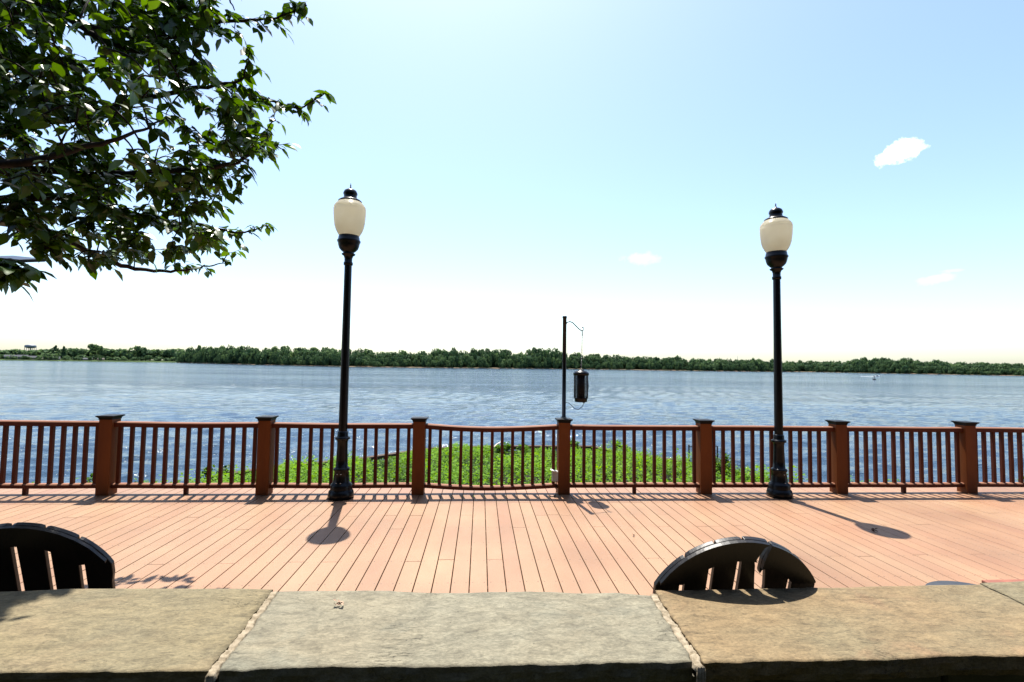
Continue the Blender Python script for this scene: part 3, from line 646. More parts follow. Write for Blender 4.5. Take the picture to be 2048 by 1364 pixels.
# ------------------------------------------------------------------ overhanging tree
tree = empty('cherry_tree', (-5.6, 2.2, -.1)); tag(tree, 'leafy dark green tree reaching in over the deck from the left', 'tree'); OT = tree.location
def smooth_path(pts, n=6):
    pts = [Vector(p) for p in pts]; out = []
    for i in range(len(pts)-1):
        p0 = pts[max(i-1, 0)]; p1 = pts[i]; p2 = pts[i+1]; p3 = pts[min(i+2, len(pts)-1)]
        for k in range(n):
            t = k/n; out.append(.5*((2*p1)+(-p0+p2)*t+(2*p0-5*p1+4*p2-p3)*t*t+(-p0+3*p1-3*p2+p3)*t**3))
    out.append(pts[-1]); return out
mb = MB(); fork = Vector((-5.3, 2.5, 2.1))
mb.tube(smooth_path([(-5.6, 2.2, -.15), (-5.62, 2.22, .5), (-5.5, 2.35, 1.3), fork]), [.2, .17, .155, .15, .148, .145, .143, .14, .138, .136, .134, .132, .13, .128, .126, .125, .124, .122, .12], 14); mb.build('trunk', M['bark'], tree, off=OT)
limbs_px = [ # (px, py, depth) way-points, then tips
    [(-500, 250, 4.3), (-150, 60, 4.0), (60, 20, 3.9), (200, 60, 3.8), (330, 75, 3.7), (440, 45, 3.6), (540, 38, 3.6), (612, 12, 3.6)],
    [(-450, 300, 4.2), (-100, 20, 3.9), (90, 15, 3.7), (200, 75, 3.7), (330, 125, 3.7), (450, 170, 3.8), (540, 200, 3.9), (600, 215, 3.9), (652, 185, 3.9)],
    [(-400, 380, 4.2), (0, 260, 4.0), (150, 235, 3.9), (280, 200, 3.8), (400, 175, 3.7), (480, 160, 3.7), (500, 100, 3.7)],
    [(-400, 420, 4.1), (0, 345, 3.7), (200, 350, 3.6), (350, 340, 3.5), (460, 330, 3.5), (530, 290, 3.6), (560, 295, 3.6)],
    [(-300, 430, 4.0), (0, 400, 3.7), (150, 400, 3.8), (300, 440, 4.2), (400, 450, 4.4), (480, 465, 4.5), (538, 450, 4.6)],
    [(-300, 460, 3.9), (0, 440, 3.6), (120, 480, 3.9), (240, 530, 4.3), (330, 543, 4.5), (400, 535, 4.6), (450, 525, 4.7)],
    [(-500, 350, 3.5), (-200, 300, 3.0), (0, 330, 2.8), (150, 300, 2.9), (260, 270, 3.0), (330, 240, 3.2)],
    [(-500, 480, 3.2), (-200, 500, 2.7), (-50, 535, 2.5), (20, 540, 2.45)],
    [(-300, -300, 4.3), (100, -260, 4.2), (300, -150, 4.0), (420, -60, 3.9), (470, 20, 3.8)],
    [(-600, -200, 3.8), (-200, -450, 4.0), (200, -500, 4.2)]]
limbs = []
for li, L_ in enumerate(limbs_px):
    pts = smooth_path([fork]+[atd(*q) for q in L_], 7); n = len(pts); limbs.append(pts)
    r0_ = .042 if li not in (6, 7) else .045
    mb = MB(); pts2 = [p+Vector((random.uniform(-1, 1), random.uniform(-1, 1), random.uniform(-1, 1)))*.008 for p in pts]
    mb.tube(pts2, [r0_*(1-i/n)**1.15+.0035 for i in range(n)], 9); mb.build('limb', M['bark'], tree, off=OT)
LP = [p for l in limbs for p in l[6:]]
mass = [(-700, -600), (420, -600), (480, -60), (415, 60), (395, 110), (430, 170), (520, 225), (545, 290), (500, 330), (485, 400), (400, 425), (440, 490), (400, 528), (310, 510), (250, 522), (190, 530), (130, 515), (60, 480), (-60, 455), (-700, 480)]
def inside(x, y, poly):
    c = False; j = len(poly)-1
    for i in range(len(poly)):
        if (poly[i][1] > y) != (poly[j][1] > y) and x < (poly[j][0]-poly[i][0])*(y-poly[i][1])/(poly[j][1]-poly[i][1])+poly[i][0]: c = not c
        j = i
    return c
holes = [(50, 65, 22, 34), (140, 100, 45, 12), (205, 190, 28, 16), (345, 470, 40, 16), (420, 380, 22, 14), (330, 205, 18, 12), (455, 130, 22, 30), (60, 500, 40, 16), (120, 255, 14, 14), (255, 400, 22, 12), (10, 400, 18, 9), (240, 385, 20, 9), (395, 245, 16, 10)]
cl = []   # clusters: (position, main direction, n leaves, size)
def dep_of(x, y, rs):
    base = 3.75+.5*max(0, (y-380)/150.)*max(0, min(1, (x-150)/200.)); return base+rs.uniform(-.45, .45)
rs = random.Random(21); tries = 0
while len(cl) < 980 and tries < 20000:
    tries += 1; x = rs.uniform(-100, 560); y = rs.uniform(-120, 530)
    if not inside(x, y, mass): continue
    if any(((x-a)/c)**2+((y-b)/d)**2 < 1 for a, b, c, d in holes): continue
    if fbm(x, y, .012, 4.4) < -.22: continue
    cl.append((atd(x, y, dep_of(x, y, rs)), rs.choice((6, 7, 8)), 1.))
for _ in range(80):
    x = rs.uniform(-120, 330); y = rs.uniform(-60, 380)
    if any(((x-a)/c)**2+((y-b)/d)**2 < 1.3 for a, b, c, d in holes): continue
    cl.append((atd(x, y, rs.uniform(2.6, 3.2)), 6, .95))
n_in = len(cl)
tries = 0
while len(cl) < n_in+420 and tries < 9000:      # the rest of the crown, outside the picture
    tries += 1; x = rs.uniform(-900, 420); y = rs.uniform(-800, 430)
    if (x > -100 and y > -120): continue
    cl.append((atd(x, y, rs.uniform(3.0, 5.0)), 7, 1.))
for (x, y, d) in [(405, 30, 3.7), (430, 48, 3.7), (455, 30, 3.6), (470, 62, 3.6), (490, 40, 3.6), (515, 55, 3.6), (530, 30, 3.6), (548, 45, 3.6), (566, 28, 3.6), (590, 22, 3.6), (608, 8, 3.6), (440, 72, 3.6), (580, 5, 3.6), (395, 12, 3.6),
                  (470, 165, 3.7), (490, 180, 3.8), (510, 190, 3.8), (535, 200, 3.9), (555, 205, 3.9), (548, 235, 3.9), (585, 210, 3.9), (603, 222, 3.9), (625, 200, 3.9), (650, 188, 3.9), (492, 100, 3.7), (500, 125, 3.7), (482, 145, 3.7), (515, 245, 3.8),
                  (535, 285, 3.6), (556, 290, 3.6), (530, 310, 3.6), (495, 300, 3.6), (490, 345, 3.6), (475, 375, 3.6),
                  (425, 455, 4.4), (455, 460, 4.5), (480, 462, 4.5), (505, 455, 4.6), (530, 450, 4.6), (475, 485, 4.6), (465, 505, 4.7), (445, 520, 4.7), (410, 535, 4.6), (375, 530, 4.6), (345, 530, 4.5), (400, 490, 4.5),
                  (5, 535, 2.45), (22, 538, 2.45), (-10, 545, 2.45), (-35, 540, 2.5), (10, 545, 2.5), (0, 528, 2.4), (-20, 535, 2.4), (30, 545, 2.45), (15, 532, 2.4), (-5, 552, 2.45), (40, 540, 2.45), (-30, 550, 2.4), (8, 540, 2.35), (25, 530, 2.4), (65, 495, 3.4), (85, 500, 3.4), (110, 510, 3.4), (15, 468, 3.5), (35, 462, 3.5), (150, 515, 3.3), (175, 520, 3.2), (205, 515, 3.3)]:
    cl.append((atd(x, y, d), 7, .95))
LA = np.array([tuple(p) for p in LP]); cl = [q_ for q_ in cl if not (1.4 < q_[0].y-.385*(q_[0].z-HW) < 2.12 and -1.62 < q_[0].x+.076*(q_[0].z-HW) < 2)]; order = sorted(range(len(cl)), key=lambda i: float(((LA-np.array(cl[i][0]))**2).sum(1).min())); cl = [cl[i] for i in order]
tw = MB(); Pn, Dn, Nn, Sn, Tn = [], [], [], [], []
for ci, (c, nl, sz) in enumerate(cl):
    q = Vector(LA[int(((LA-np.array(c))**2).sum(1).argmin())])
    out = (c-q); out = out.normalized() if out.length > .02 else Vector((1, 0, 0))
    tip = c+Vector((rs.uniform(.3, 1)*.07, rs.uniform(-.05, .05), rs.uniform(-.05, .03)))+out*.03
    mid = (q+c)/2+Vector((0, 0, .02+.06*(q-c).length))
    path = smooth_path([q, mid, c, tip], 3); n = len(path)
    dq = (q-c).length; tw.tube(path, [(.003+.010*min(dq, 1.))*(1-i/n)+.0015 for i in range(n)], 5)
    LA = np.concatenate([LA, np.array([tuple(p) for p in path[1:8]])])
    tb = rs.random()
    for k in range(nl):
        t = k/(nl-1); base = path[3+int(t*(n-4))]
        az = rs.uniform(0, 2*PI); dr = Vector((math.cos(az)*.8+.2, math.sin(az)*.8, rs.uniform(-1.05, .12)))
        if k == nl-1: dr = (tip-c).normalized()+Vector((0, 0, -.5))
        Pn.append(base+Vector((rs.uniform(-1, 1), rs.uniform(-1, 1), rs.uniform(-1, 1)))*.012); Dn.append(dr); Nn.append(Vector((rs.uniform(-.5, .5), rs.uniform(-.5, .5), 1))); Sn.append(sz*rs.uniform(.07, .12)*(1 if c.y < 4.2 else 1.08)); Tn.append(min(1, max(0, .5*tb+.5*rs.random())))
tw.build('twigs', M['bark'], tree, off=OT)
V_, F_ = scatter(np.array(Pn)-np.array(OT), np.array(Dn), np.array(Nn), Sn, LEAF_V, LEAF_T, 1.18)
np_mesh('crown', V_, F_, M['leaf'], np.repeat(np.array(Tn), len(LEAF_T)), tree, smooth=True)
print('leaves', len(Pn))

# flat-headed area light behind the leaves at the left edge
al = atd(-14, 600, 5.2); ax_, ay_ = al.x, al.y; zt = hat(20, 521, ax_, ay_)
fl = empty('area_light', (ax_, ay_, 0)); tag(fl, 'flat dark lamp head on a slim pole behind the leaves at the left edge', 'street lamp')
mb = MB(); mb.lathe([(0, .09), (.02, .09), (.03, .04), (zt-.02, .035)], seg=16); mb.build('shaft', M['black'], fl)
mb = MB(); mb.box((.22, -.02, zt), (.42, .26, .035), Euler((.25, .10, -.2)).to_matrix(), .008); mb.build('lamp_head', M['black'], fl)

# unseen leafy screen added behind the camera to block sky fill
hd = empty('sky_blocker', (0, -2.9, -.1)); tag(hd, 'unseen dark leafy screen added behind the camera to block sky light', 'sky_blocker')
n = 26000; hx = rng.uniform(-22, 22, n); hz_ = rng.uniform(0, 8.5, n); hy = np.array([.35*fbm(a, b, .5, 2) for a, b in zip(hx, hz_)])+rng.uniform(-.25, .25, n)+.5
d = np.stack([rng.uniform(-1, 1, n), rng.uniform(0, 1, n), rng.uniform(-1, .6, n)], 1); nr = np.stack([rng.uniform(-.5, .5, n), np.ones(n), rng.uniform(0, .8, n)], 1)
V_, F_ = scatter(np.stack([hx, hy, hz_], 1), d, nr, rng.uniform(.12, .28, n), KITE_V, KITE_T, 1.2); np_mesh('foliage', V_, F_, M['sky_blocker'], np.repeat(rng.random(n), 2), hd)
mb = MB(); mb.box((0, -.35, 4.2), (44, .9, 8.4)); mb.build('blocker_core', M['bark'], hd)  # solid core of the added screen

# ------------------------------------------------------------------ weeds on the bank
n = 170000; xs = rng.uniform(-8.2, 8.8, n); t = rng.random(n)**.8; ysh = np.array([shore_y(x) for x in xs]); ys = 6.6+(ysh-6.7)*t
keep = np.ones(n, bool); hgt_ = np.zeros(n); gz = np.zeros(n); tint = np.zeros(n)
for i in range(n):
    x, y = xs[i], ys[i]; a = fbm(x, y, 1.1, 3.3); b = fbm(x, y, .45, 8.1)
    gz[i] = bank_z(x, y); hgt_[i] = max(.02, .17+.5*a+.2*b+.2*fbm(x, y, 3.5, 6.6))*(1-.55*t[i]**3); tint[i] = .38+.6*b+1.1*a+.9*fbm(x, y, 3.5, 6.6)
    ed = min(1, max(0, (abs(x-.6)-5.2)/2.6)); 
    if rng.random() < ed*.85+(-.1 if b > 0 else .1): keep[i] = False
u = rng.random(n)**.55; P_ = np.stack([xs, ys, gz+hgt_*u], 1)[keep]; m_ = keep.sum()
az = rng.uniform(0, 2*PI, m_); d = np.stack([np.cos(az), np.sin(az), rng.uniform(-.2, .9, m_)], 1); nr = np.stack([rng.uniform(-.5, .5, m_), rng.uniform(-.5, .5, m_), np.ones(m_)], 1)
V_, F_ = scatter(P_, d, nr, rng.uniform(.03, .08, m_), KITE_V, KITE_T, 1.15)
tt = np.clip(tint[keep]+rng.uniform(-.35, .35, m_)*1, 0, 1)
tag(np_mesh('ground_cover', V_, F_, M['weed'], np.repeat(tt, 2)), 'bright green leafy weeds covering the bank beyond the railing', kind='stuff')
def bush(name, px, pyb, pyt, wpx, z, n, label, m='shrub', group=None, size=.09, cat='shrub', yfix=None):
    p = atz(px, pyb, z) if yfix is None else Vector((atz(px, pyb, z).x, yfix, z))
    dep = math.hypot(p.x, p.y); hh = hat(px, pyt, p.x, p.y)-z; rr = wpx/2/F*p.y
    r = empty(name, p); mb = MB(); P2_, D2 = [], []; q = random.Random(px)
    for k in range(max(4, n//70)):
        a = q.uniform(0, 2*PI); rad = rr*math.sqrt(q.random())*.9; top = hh*q.uniform(.65, 1.)*(1-.35*(rad/rr)**2); b = Vector((rad*.4*math.cos(a), rad*.4*math.sin(a), -.1)); e = Vector((rad*math.cos(a), rad*math.sin(a), top))
        pts = smooth_path([b, (b+e)/2+Vector((q.uniform(-.05, .05), q.uniform(-.05, .05), .05)), e], 4); mb.tube(pts, [.008*(1-i/len(pts))+.002 for i in range(len(pts))], 5)
        for j in range(70):
            t = q.random()**.8; c = pts[min(len(pts)-1, int(t*len(pts)))]; P2_.append(c+Vector((q.gauss(0, .04), q.gauss(0, .04), q.gauss(0, .04)))); D2.append(Vector((q.uniform(-1, 1), q.uniform(-1, 1), q.uniform(-.3, .9))))
    mb.build('stems', M['bark'], r)
    k = len(P2_); nr = np.stack([rng.uniform(-.6, .6, k), rng.uniform(-.6, .6, k), np.ones(k)], 1)
    V_, F_ = scatter(np.array(P2_), np.array(D2), nr, rng.uniform(.6, 1.1, k)*size, KITE_V, KITE_T, 1.1)
    np_mesh('foliage', V_, F_, M[m], np.repeat(rng.random(k), 2), r); tag(r, label, cat, group)
bush('shrub', 1437, 968, 904, 52, -1.1, 1500, 'dense dark green shrub just right of the post between the zapper and the right lamp', size=.085)
bush('shrub', 1400, 950, 905, 26, -1.15, 500, 'slim dark green shrub left of the densest shrub, behind the post', size=.085)
bush('weed_plant', 1152, 908, 877, 22, -1.2, 500, 'tall leafy weed just right of the bug zapper post', 'weed', cat='plant')
bush('weed_plant', 1236, 918, 876, 16, -1.2, 350, 'tallest upright weed in the bay right of the zapper', 'weed', cat='plant')
bush('weed_plant', 1256, 920, 890, 24, -1.2, 450, 'rounded weed beside the tallest weed at the bulkhead edge', 'shrub', cat='plant')
bush('weed_plant', 1008, 910, 884, 30, -1.2, 600, 'broad weed clump in the sagging bay near the stick', 'weed', cat='plant')
bush('weed_plant', 975, 912, 893, 24, -1.2, 300, 'low weed clump left of the broad clump at the bulkhead', 'weed', cat='plant')
bush('weed_plant', 1045, 912, 890, 22, -1.2, 300, 'weed clump right of the broad clump at the bulkhead', 'weed', cat='plant')
bush('weed_plant', 238, 985, 938, 22, -.75, 250, 'small bright weed beside the leftmost whole post', 'weed', yfix=8.6, cat='plant', size=.07)
bush('weed_plant', 322, 985, 946, 16, -.75, 180, 'lone small weed in the bay right of the leftmost post', 'weed', yfix=8.6, cat='plant', size=.07)
bush('weed_plant', 412, 985, 934, 26, -.8, 400, 'leafy weed clump in the bay left of the left lamp', 'weed', yfix=9.4, cat='plant', size=.08)
bush('weed_plant', 440, 985, 932, 30, -.8, 500, 'bushier weed clump beside the post left of the left lamp', 'shrub', yfix=9.6, cat='plant', size=.08)
bush('weed_plant', 1500, 985, 930, 20, -.8, 160, 'thin straggly weed between the dense shrub and the right lamp', 'weed', yfix=9.6, cat='plant', size=.07)
bush('weed_plant', 1968, 985, 948, 16, -.7, 130, 'tiny weed beside the rightmost post', 'weed', yfix=8.2, cat='plant', size=.06)
mb = MB(); mb.tube([atz(985, 898, -1.05), atz(993, 889, -.95), atz(1004, 882, -.9)], [.03, .022, .012], 7)
tag(mb.build('driftwood_stick', mat('bleached_wood', (.45, .4, .33), .8)), 'pale bleached stick poking up from the bank edge', 'stick')
# wire fence at the right of the bank
fe = empty('wire_fence', (5.7, 12.5, -1.3)); tag(fe, 'low dark wire fence with thin posts going down the bank right of the shrub', 'fence'); OF = fe.location
fp = [(atz(1378, 945, -1.2), 889), (atz(1435, 950, -1.2), 892), (atz(1524, 968, -1.2), 944)]
tops = []
for (p, ty) in fp:
    zt_ = hat({0: 1378, 1: 1435, 2: 1524}[fp.index((p, ty))], ty, p.x, p.y); tops.append(Vector((p.x, p.y, zt_))); mb = MB(); mb.tube([p+Vector((0, 0, -.3)), Vector((p.x, p.y, zt_))], .022, 8); mb.build('fence_post', M['black'], fe, off=OF)
mb = MB(); mb.tube([tops[0]-Vector((0, 0, .06)), tops[1], ], .012, 6)
for i in range(2):
    a, b = tops[i], tops[i+1]; pa, pb = fp[i][0], fp[i+1][0]
    for k in range(14):
        t = k/13; mb.tube([a.lerp(b, t)*1.0, pa.lerp(pb, t)], .0035, 4)
    for k in range(1, 6): mb.tube([a.lerp(pa, k/6), b.lerp(pb, k/6)], .0035, 4)
mb.build('wire_mesh', M['black'], fe, off=OF)
mb = MB(); p = atz(1378, 955, -.9); mb.box(p, (.5, .3, .16), Matrix.Rotation(.2, 3, 'Z'), .04)
tag(mb.build('rock', mat('pale_rock', (.4, .34, .26), .9, .2, var=(.3, .26, .2), scale=9, bump=.01)), 'pale flat rock at the foot of the wire fence', 'rock')

# ------------------------------------------------------------------ far shore
def crown_pts(n, R_, Hc, q, kind='round'):
    """random leaf-clump positions and outward directions for a crown of radius R_ and height Hc (base at 0)"""
    k = q.integers(5, 9); cen = np.stack([q.uniform(-.55, .55, k)*R_, q.uniform(-.55, .55, k)*R_, q.uniform(.25, .8, k)*Hc], 1); rad = q.uniform(.35, .6, k)
    if kind == 'pine': cen = np.stack([q.uniform(-.2, .2, 9)*R_, q.uniform(-.2, .2, 9)*R_, np.linspace(.12, .9, 9)*Hc], 1); rad = np.linspace(.75, .22, 9)*q.uniform(.7, 1.2, 9); k = 9
    i = q.integers(0, k, n); u_ = q.normal(size=(n, 3)); u_ /= np.linalg.norm(u_, axis=1, keepdims=True)
    rr = q.uniform(.7, 1.05, n)[:, None]
    sc = np.stack([rad[i]*R_, rad[i]*R_, rad[i]*(Hc*.5 if kind != 'pine' else Hc*.12)], 1)
    p = cen[i]+u_*sc*rr; p[:, 2] = np.maximum(p[:, 2], .02*Hc); return p, u_
QUAD = np.array([[-.5, -.5, 0], [.5, -.5, .12], [.5, .5, 0], [-.5, .5, .12]]); QT = np.array([[0, 1, 2], [0, 2, 3]])
def crown_mesh(n, R_, Hc, leaf, q, kind='round'):
    p, u_ = crown_pts(n, R_, Hc, q, kind); nr = u_+q.normal(size=(n, 3))*.45+np.array([0, 0, .35]); dd = np.cross(nr, q.normal(size=(n, 3)))+1e-4
    V_, F_ = scatter(p, dd, nr, leaf*q.uniform(.6, 1.3, n), QUAD, QT)
    V_[:, 2] /= np.percentile(V_[:, 2], 99.5); tn = np.clip(.45+q.uniform(-.4, .4, n)+q.uniform(-.25, .25), 0, 1)
    return V_, F_, np.repeat(tn, 2)
q = np.random.default_rng(5)
PROTO = [crown_mesh(360, 1., 1., .15, q) for _ in range(12)]
def lerp_tab(tab, x):
    return float(np.interp(x, [a for a, b in tab], [b for a, b in tab]))
base_isl = [(355, 725.5), (500, 729.3), (650, 732.3), (700, 733.6), (900, 736), (1120, 737.8), (1400, 742), (1590, 744)]
top_isl = [(355, 712), (362, 703), (375, 699), (400, 692), (440, 693), (500, 692), (560, 694), (600, 697), (650, 697), (700, 698), (760, 702), (820, 703), (852, 704), (872, 697), (905, 695), (940, 701), (990, 699), (1030, 704), (1060, 697), (1085, 694), (1112, 698), (1126, 706), (1165, 705), (1200, 710), (1260, 713), (1310, 714), (1370, 714), (1400, 719), (1450, 717), (1490, 720), (1510, 718), (1560, 721), (1590, 724)]
base_r = [(1575, 743.2), (1716, 745.8), (1850, 748.3), (2060, 752), (2300, 757)]
top_r = [(1575, 722), (1600, 722), (1640, 723), (1690, 722), (1712, 718), (1740, 716), (1800, 717), (1850, 720), (1880, 721), (1905, 725), (1950, 726), (2000, 727), (2048, 728), (2300, 733)]
def woodland(name, base, top, label, seed, depth_back=60):
    q = np.random.default_rng(seed); Vs, Fs, Ts = [], [], []; nb = 0; x = base[0][0]+2
    land = []
    while x < base[-1][0]-2:
        b = atz(x, lerp_tab(base, x), WZ); dirv = Vector((b.x, b.y, 0)).normalized(); dist = math.hypot(b.x, b.y); mpp = dist/F
        ht = hat(x, lerp_tab(top, x), b.x, b.y)-WZ
        land.append((b, dirv))
        for row, (bk, fr, rad) in enumerate(((3, .32, 3.4), (9, .6, 5.), (22, .82, 6.2), (40, 1., 7.2))):
            if q.random() < (.45 if row == 0 else .1): continue
            hh = ht*fr*q.uniform(.82, 1.06)*(1+bk/dist); P0 = b+dirv*(bk+q.uniform(-2, 3)); r_ = rad*q.uniform(.65, 1.45)
            V_, F_, T_ = PROTO[q.integers(0, len(PROTO))]; a = q.uniform(0, 2*PI); ca, sa = math.cos(a), math.sin(a)
            z0 = 0 if row < 2 else hh*.25
            X = (V_[:, 0]*ca-V_[:, 1]*sa)*r_; Y = (V_[:, 0]*sa+V_[:, 1]*ca)*r_; Z = V_[:, 2]*(hh-z0)*1.02+z0
            off_ = q.uniform(-2.5, 2.5)
            Vs.append(np.stack([X+P0.x+off_, Y+P0.y, Z+WZ+.3], 1)); Fs.append(F_+nb); Ts.append(np.clip(T_+q.uniform(-.25, .25)-(.0), 0, 1)); nb += len(V_)
        x += 5.6/mpp*.9
    o = np_mesh(name, np.concatenate(Vs), np.concatenate(Fs), M['wood_far'], np.concatenate(Ts)); tag(o, label, kind='stuff')
    # the land it stands on: sand beach, then dark earth rising behind
    V2, F2 = [], []
    for i, (b, dv) in enumerate(land):
        for (dd, zz) in ((-3, -.3), (-1.0+1.5*fbm(i*.2, 0), .15), (3, .7), (60, 2.5), (160, 3)): p = b+dv*dd; V2.append((p.x, p.y, WZ+zz))
    for i in range(len(land)-1):
        for k in range(4): a = i*5+k; F2.append((a, a+5, a+6, a+1))
    g = np_mesh(name.replace('woodland', 'shore'), np.array(V2), np.array(F2), mat('sand_and_earth', (.14, .10, .065), .95, .1, var=(.02, .03, .012), scale=.06, detail=2)); tag(g, 'low sandy shore under the trees', kind='structure')
    # dark trunks and undergrowth core so that no light shines through
    V3, F3 = [], []
    for i, (b, dv) in enumerate(land):
        x_ = base[0][0]; p = b+dv*26; hh = .0
        d = p-Vector((0, 0, 0)); px = 1024+F*((p-Vector(EYE)).dot(Vector(RT)))/((p-Vector(EYE)).dot(Vector(fw)))
        ht = (hat(px, lerp_tab(top, px), p.x, p.y)-WZ)*.66; V3 += [(p.x, p.y, WZ+.5), (p.x, p.y, WZ+ht), (p.x+dv.x*14, p.y+dv.y*14, WZ+ht*.9), (p.x+dv.x*14, p.y+dv.y*14, WZ+.5)]
    for i in range(len(land)-1):
        for k in range(4): a = i*4+k; b_ = i*4+(k+1) % 4; F3.append((a, a+4, b_+4, b_))
    c = np_mesh('undergrowth', np.array(V3), np.array(F3), M['wood_far'], np.zeros(len(F3))); tag(c, 'dark undergrowth deep inside the wood', kind='stuff')
woodland('island_woodland', base_isl, top_isl, 'long low wooded island across the river with a thin sandy beach', 31)
woodland('bank_woodland', base_r, top_r, 'continuous dark green wood on the far bank at the right', 32)

# far left bank: single trees, houses, water tower
LD = 1500.
def left_pt(px, dist=LD): d = ray(px, 717); k = dist/math.hypot(d[0], d[1]); return Vector((d[0]*k, d[1]*k, WZ))
V2, F2 = [], []; n = 60
for i in range(n+1):
    px = -420+(380+420)*i/n
    for (dd, zz) in ((0, -.3), (6, .8), (30, 2.0), (75, 3.6), (400, 6)): p = left_pt(px, LD+dd+12*fbm(i*.3, 1)); V2.append((p.x, p.y, WZ+zz))
for i in range(n):
    for k in range(4): a = i*5+k; F2.append((a, a+5, a+6, a+1))
tag(np_mesh('marsh', np.array(V2), np.array(F2), mat('marsh_grass', (.035, .06, .016), .95, .1, var=(.022, .038, .012), scale=.05)), 'flat green marsh edge of the far left bank', kind='structure')
protos = {}
def far_tree(px, pyt, wpx, kind='round', label=None, back=75, group='leafy trees along the far left bank', variant=0, shared='dark green leafy tree in the tall belt at the back of the far left bank'):
    p = left_pt(px, LD+back); mpp = (LD+back)/F; g0 = WZ+(3.2 if back >= 70 else 1.5); ht = hat(px, pyt, p.x, p.y)-g0; R_ = wpx/2*mpp
    key = (kind, variant)
    if key not in protos:
        q = np.random.default_rng(100+variant+(50 if kind == 'pine' else 0))
        r = empty('pine_tree' if kind == 'pine' else 'leafy_tree', (0, 0, 0)); 
        V_, F_, T_ = crown_mesh(260, 1., 1. if kind != 'open' else .55, .2 if kind != 'open' else .16, q, 'pine' if kind == 'pine' else 'round')
        if kind == 'open': V_[:, 2] = V_[:, 2]*.52+.48
        else: V_[:, 2] = V_[:, 2]*.92+.06
        c = np_mesh('crown', V_, F_, M['wood_far'], T_, r)
        mb = MB(); mb.lathe([(0, .05), (.3, .035), (.85, .012)], seg=8); mb.build('trunk', M['bark'], r); protos[key] = r
    else: r = copy_tree(protos[key])
    r.location = (p.x, p.y, g0); r.scale = (R_, R_, ht); r.rotation_euler = (0, 0, (px*1.7) % 6.28)
    tag(r, label or shared, 'tree', group if not label else None)
q = np.random.default_rng(9); px = -60
while px < 372:
    if not (20 < px < 80 and False):
        far_tree(px, 695.6+q.uniform(-1.5, 3.2)+(2.5 if px < 40 else 0)+(4 if 40 < px < 78 else 0)+px*.008, q.uniform(20, 34), back=q.uniform(80, 130), variant=int(q.integers(0, 5)))
    px += q.uniform(7, 11)
px = 4
while px < 372:
    if not any(a < px < b for a, b in ((100, 114), (166, 182))): far_tree(px, 709+q.uniform(-2, 3)+px*.01, q.uniform(12, 20), back=q.uniform(55, 68), variant=int(q.integers(0, 5)), group='mid-height trees among the houses', shared='mid-height leafy tree between the houses and the tall belt, far left bank')
    px += q.uniform(11, 20)
px = 14
while px < 215:
    far_tree(px, 711+q.uniform(-1.5, 1.5)+px*.012, q.uniform(6, 11), back=q.uniform(22, 34), variant=int(q.integers(0, 5)), group='low trees at the marsh edge', shared='low rounded tree at the marsh edge in front of the far houses')
    px += q.uniform(9, 22)
far_tree(110, 689.5, 12, 'pine', 'tall spiky evergreen right of the houses on the far left bank', 78)
far_tree(126, 691.5, 12, 'pine', 'slightly shorter evergreen just right of the tallest spiky one', 78)
far_tree(190, 687.5, 20, 'open', 'tall open-crowned tree standing above the belt on the far left bank', 78)
far_tree(282, 692, 20, 'open', 'broad open-topped tree halfway between the tall tree and the island', 78, variant=1)
far_tree(255, 694, 22, label='rounded dark tree left of the broad open-topped one', back=74, variant=3)
far_tree(94, 706.5, 10, label='small light green tree in front of the houses on the far left bank', back=45, variant=2)
HM = {'w1': mat('pale_siding', (.10, .11, .12), .8), 'w2': mat('tan_siding', (.17, .15, .12), .8), 'r1': mat('grey_shingle', (.035, .04, .05), .9), 'r2': mat('brown_shingle', (.06, .05, .045), .9), 'g': mat('window_glass', (.02, .025, .03), .15)}
def house(px, wm, dm, hm, rm, wmat, rmat, label, back=42, z0=2.2):
    p = left_pt(px, LD+back); r = empty('house', (p.x, p.y, WZ+z0), math.atan2(p.y, p.x)-PI/2)
    mb = MB(); mb.box((0, 0, hm/2), (wm, dm, hm)); b = mb.build('wall', HM[wmat], r)
    mb = MB(); e = .6; W = wm/2+e; D = dm/2+e
    mb.add([(-W, -D, hm), (W, -D, hm), (W, D, hm), (-W, D, hm), (-W, 0, hm+rm), (W, 0, hm+rm)], [(0, 1, 5, 4), (2, 3, 4, 5), (3, 0, 4), (1, 2, 5), (3, 2, 1, 0)])
    rf = mb.build('roof', HM[rmat], r)
    mb = MB(); mb.box((wm*.25, .8, hm+rm), (1., 1., 2.2)); mb.build('chimney', HM['r2'], rf)
    k = max(2, int(wm/5))
    for i in range(k):
        for fl_ in range(2 if hm > 5 else 1):
            mb = MB(); mb.box((-wm/2+wm*(i+.5)/k, -dm/2-.02, 1.7+fl_*3), (1.5, .1, 1.5)); mb.build('window', HM['g'], r)
    tag(r, label, 'house')
house(25, 26, 10, 6, 4, 'w1', 'r1', 'long pale two-storey house farthest left on the far bank')
house(45, 17, 10, 6, 4.5, 'w1', 'r1', 'two-storey pale house second from the left on the far bank')
house(62, 17, 10, 4.5, 4.2, 'w2', 'r1', 'tan house below the water tower on the far bank')
house(84, 13, 9, 3.2, 3, 'w2', 'r2', 'small brown-roofed house behind the light green tree on the far bank')
house(107, 22, 10, 3.4, 4.2, 'w1', 'r1', 'wide grey-roofed bungalow in front of the tall evergreens')
house(172, 24, 9, 3.0, 3, 'w1', 'r1', 'low pale house below the tall open-crowned tree')
house(202, 12, 9, 3.2, 3, 'w2', 'r2', 'small tan house right of the low pale house')
p = left_pt(59.5, 1750); mpp = 1750/F; zt_ = hat(59.5, 689, p.x, p.y); zb_ = hat(59.5, 695, p.x, p.y)
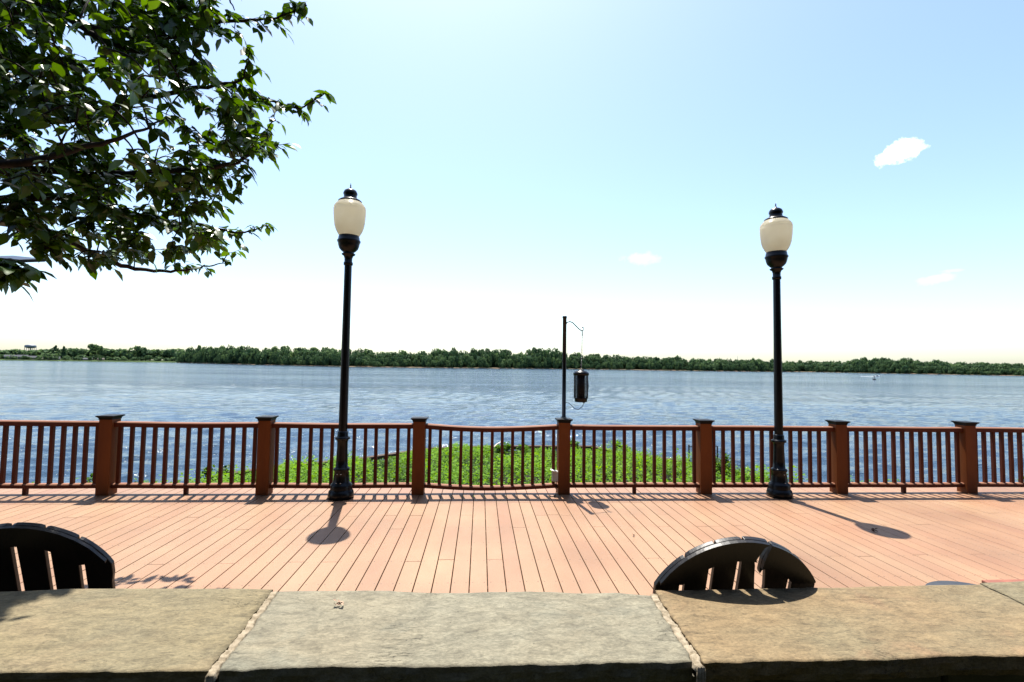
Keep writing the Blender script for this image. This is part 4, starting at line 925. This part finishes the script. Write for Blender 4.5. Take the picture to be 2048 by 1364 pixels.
wt = empty('water_tower', (p.x, p.y, WZ+3)); tag(wt, 'grey municipal water tower on legs above the far left trees', 'water tower'); wtm = mat('tower_paint', (.12, .14, .17), .5)
T0 = zt_-WZ-3; B0 = zb_-WZ-3; RR = 6.3*mpp
mb = MB(); mb.lathe([(B0-2, RR*.4), (B0, RR*.95), (B0+1, RR), (T0-2.5, RR), (T0-1, RR*.85), (T0, RR*.3)], seg=32); mb.build('tank', wtm, wt)
for k in range(6):
    a = 2*PI*(k+.5)/6; mb = MB(); mb.tube([(RR*1.02*math.cos(a), RR*1.02*math.sin(a), 0), (RR*.95*math.cos(a), RR*.95*math.sin(a), B0+1)], .55, 8); mb.build('leg', wtm, wt)
mb = MB(); mb.lathe([(0, 1.2), (B0, 1.2)], seg=12); mb.build('riser_pipe', wtm, wt)
p = left_pt(1475, 1500); mb = MB(); zt_ = hat(1475, 711, p.x, p.y); mb.tube([(0, 0, 0), (0, 0, zt_-WZ)], .5, 6); o = mb.build('radio_mast', wtm); o.location = p; tag(o, 'faint thin radio mast above the far trees left of the right lamp', 'mast')

# buoy and motorboat
p = atz(1748.5, 759.5, WZ); mpp = p.y/F; bo = empty('channel_buoy', p); tag(bo, 'dark channel marker buoy floating on the open water at the right', 'buoy')
mb = MB(); mb.lathe([(-.3, 3.0*mpp), (.0, 3.1*mpp), (1.6*mpp, 3.1*mpp), (2.2*mpp, 2.7*mpp)], seg=24); mb.build('float', M['black'], bo)
mb = MB()
for k in range(4):
    a = PI/4+k*PI/2; mb.tube([(1.6*mpp*math.cos(a), 1.6*mpp*math.sin(a), 2*mpp), (.6*mpp*math.cos(a), .6*mpp*math.sin(a), 8*mpp)], .06*mpp+.03, 6)
mb.build('tower_frame', HM['w1'], bo)
mb = MB(); mb.box((0, 0, 7*mpp), (1.6*mpp, .15*mpp, 2.8*mpp)); mb.build('daymark', M['black'], bo)
mb = MB(); mb.lathe([(8.2*mpp, .5*mpp), (9.2*mpp, .5*mpp)], seg=12); mb.build('lantern', M['black'], bo)
p = atz(1754, 753.2, WZ); L_ = 6.5; bt = empty('motorboat', p); bt.scale = (.7, .7, .7); tag(bt, 'small white motorboat speeding just behind the buoy', 'boat')
mb = MB(); ring = [(-3.2, -.9), (1., -1.), (2.5, -.6), (3.4, 0), (2.5, .6), (1., 1.), (-3.2, .9)]; k = len(ring)
vs = [(x*.92, y*.7, -.1) for x, y in ring]+[(x, y, .8+.12*max(0, x)) for x, y in ring]; mb.add(vs, [tuple(range(k))[::-1], tuple(range(k, 2*k))]+[(i, (i+1) % k, k+(i+1) % k, k+i) for i in range(k)])
mb.build('hull', mat('white_gelcoat', (.8, .8, .8), .3), bt)
mb = MB(); mb.box((.3, 0, 1.15), (1.4, 1.3, .6), bev=.1); mb.build('windshield', HM['g'], bt)
a = atz(1722, 752.6, WZ); b = atz(1751, 753.3, WZ); c = atz(1751, 752.6, WZ); mb = MB(); vs = []
for i in range(21):
    t = i/20; p0 = b.lerp(a, t); wd = .8+1.6*t; vs += [(p0.x, p0.y-wd/2, WZ+.2*(1-t)+.05), (p0.x, p0.y+wd/2, WZ+.25*(1-t)+.05)]
mb.add(vs, [(2*i, 2*i+1, 2*i+3, 2*i+2) for i in range(20)]); tag(mb.build('water_foam', mat('foam', (.85, .87, .9), .9)), 'white wake trailing behind the motorboat', kind='structure')
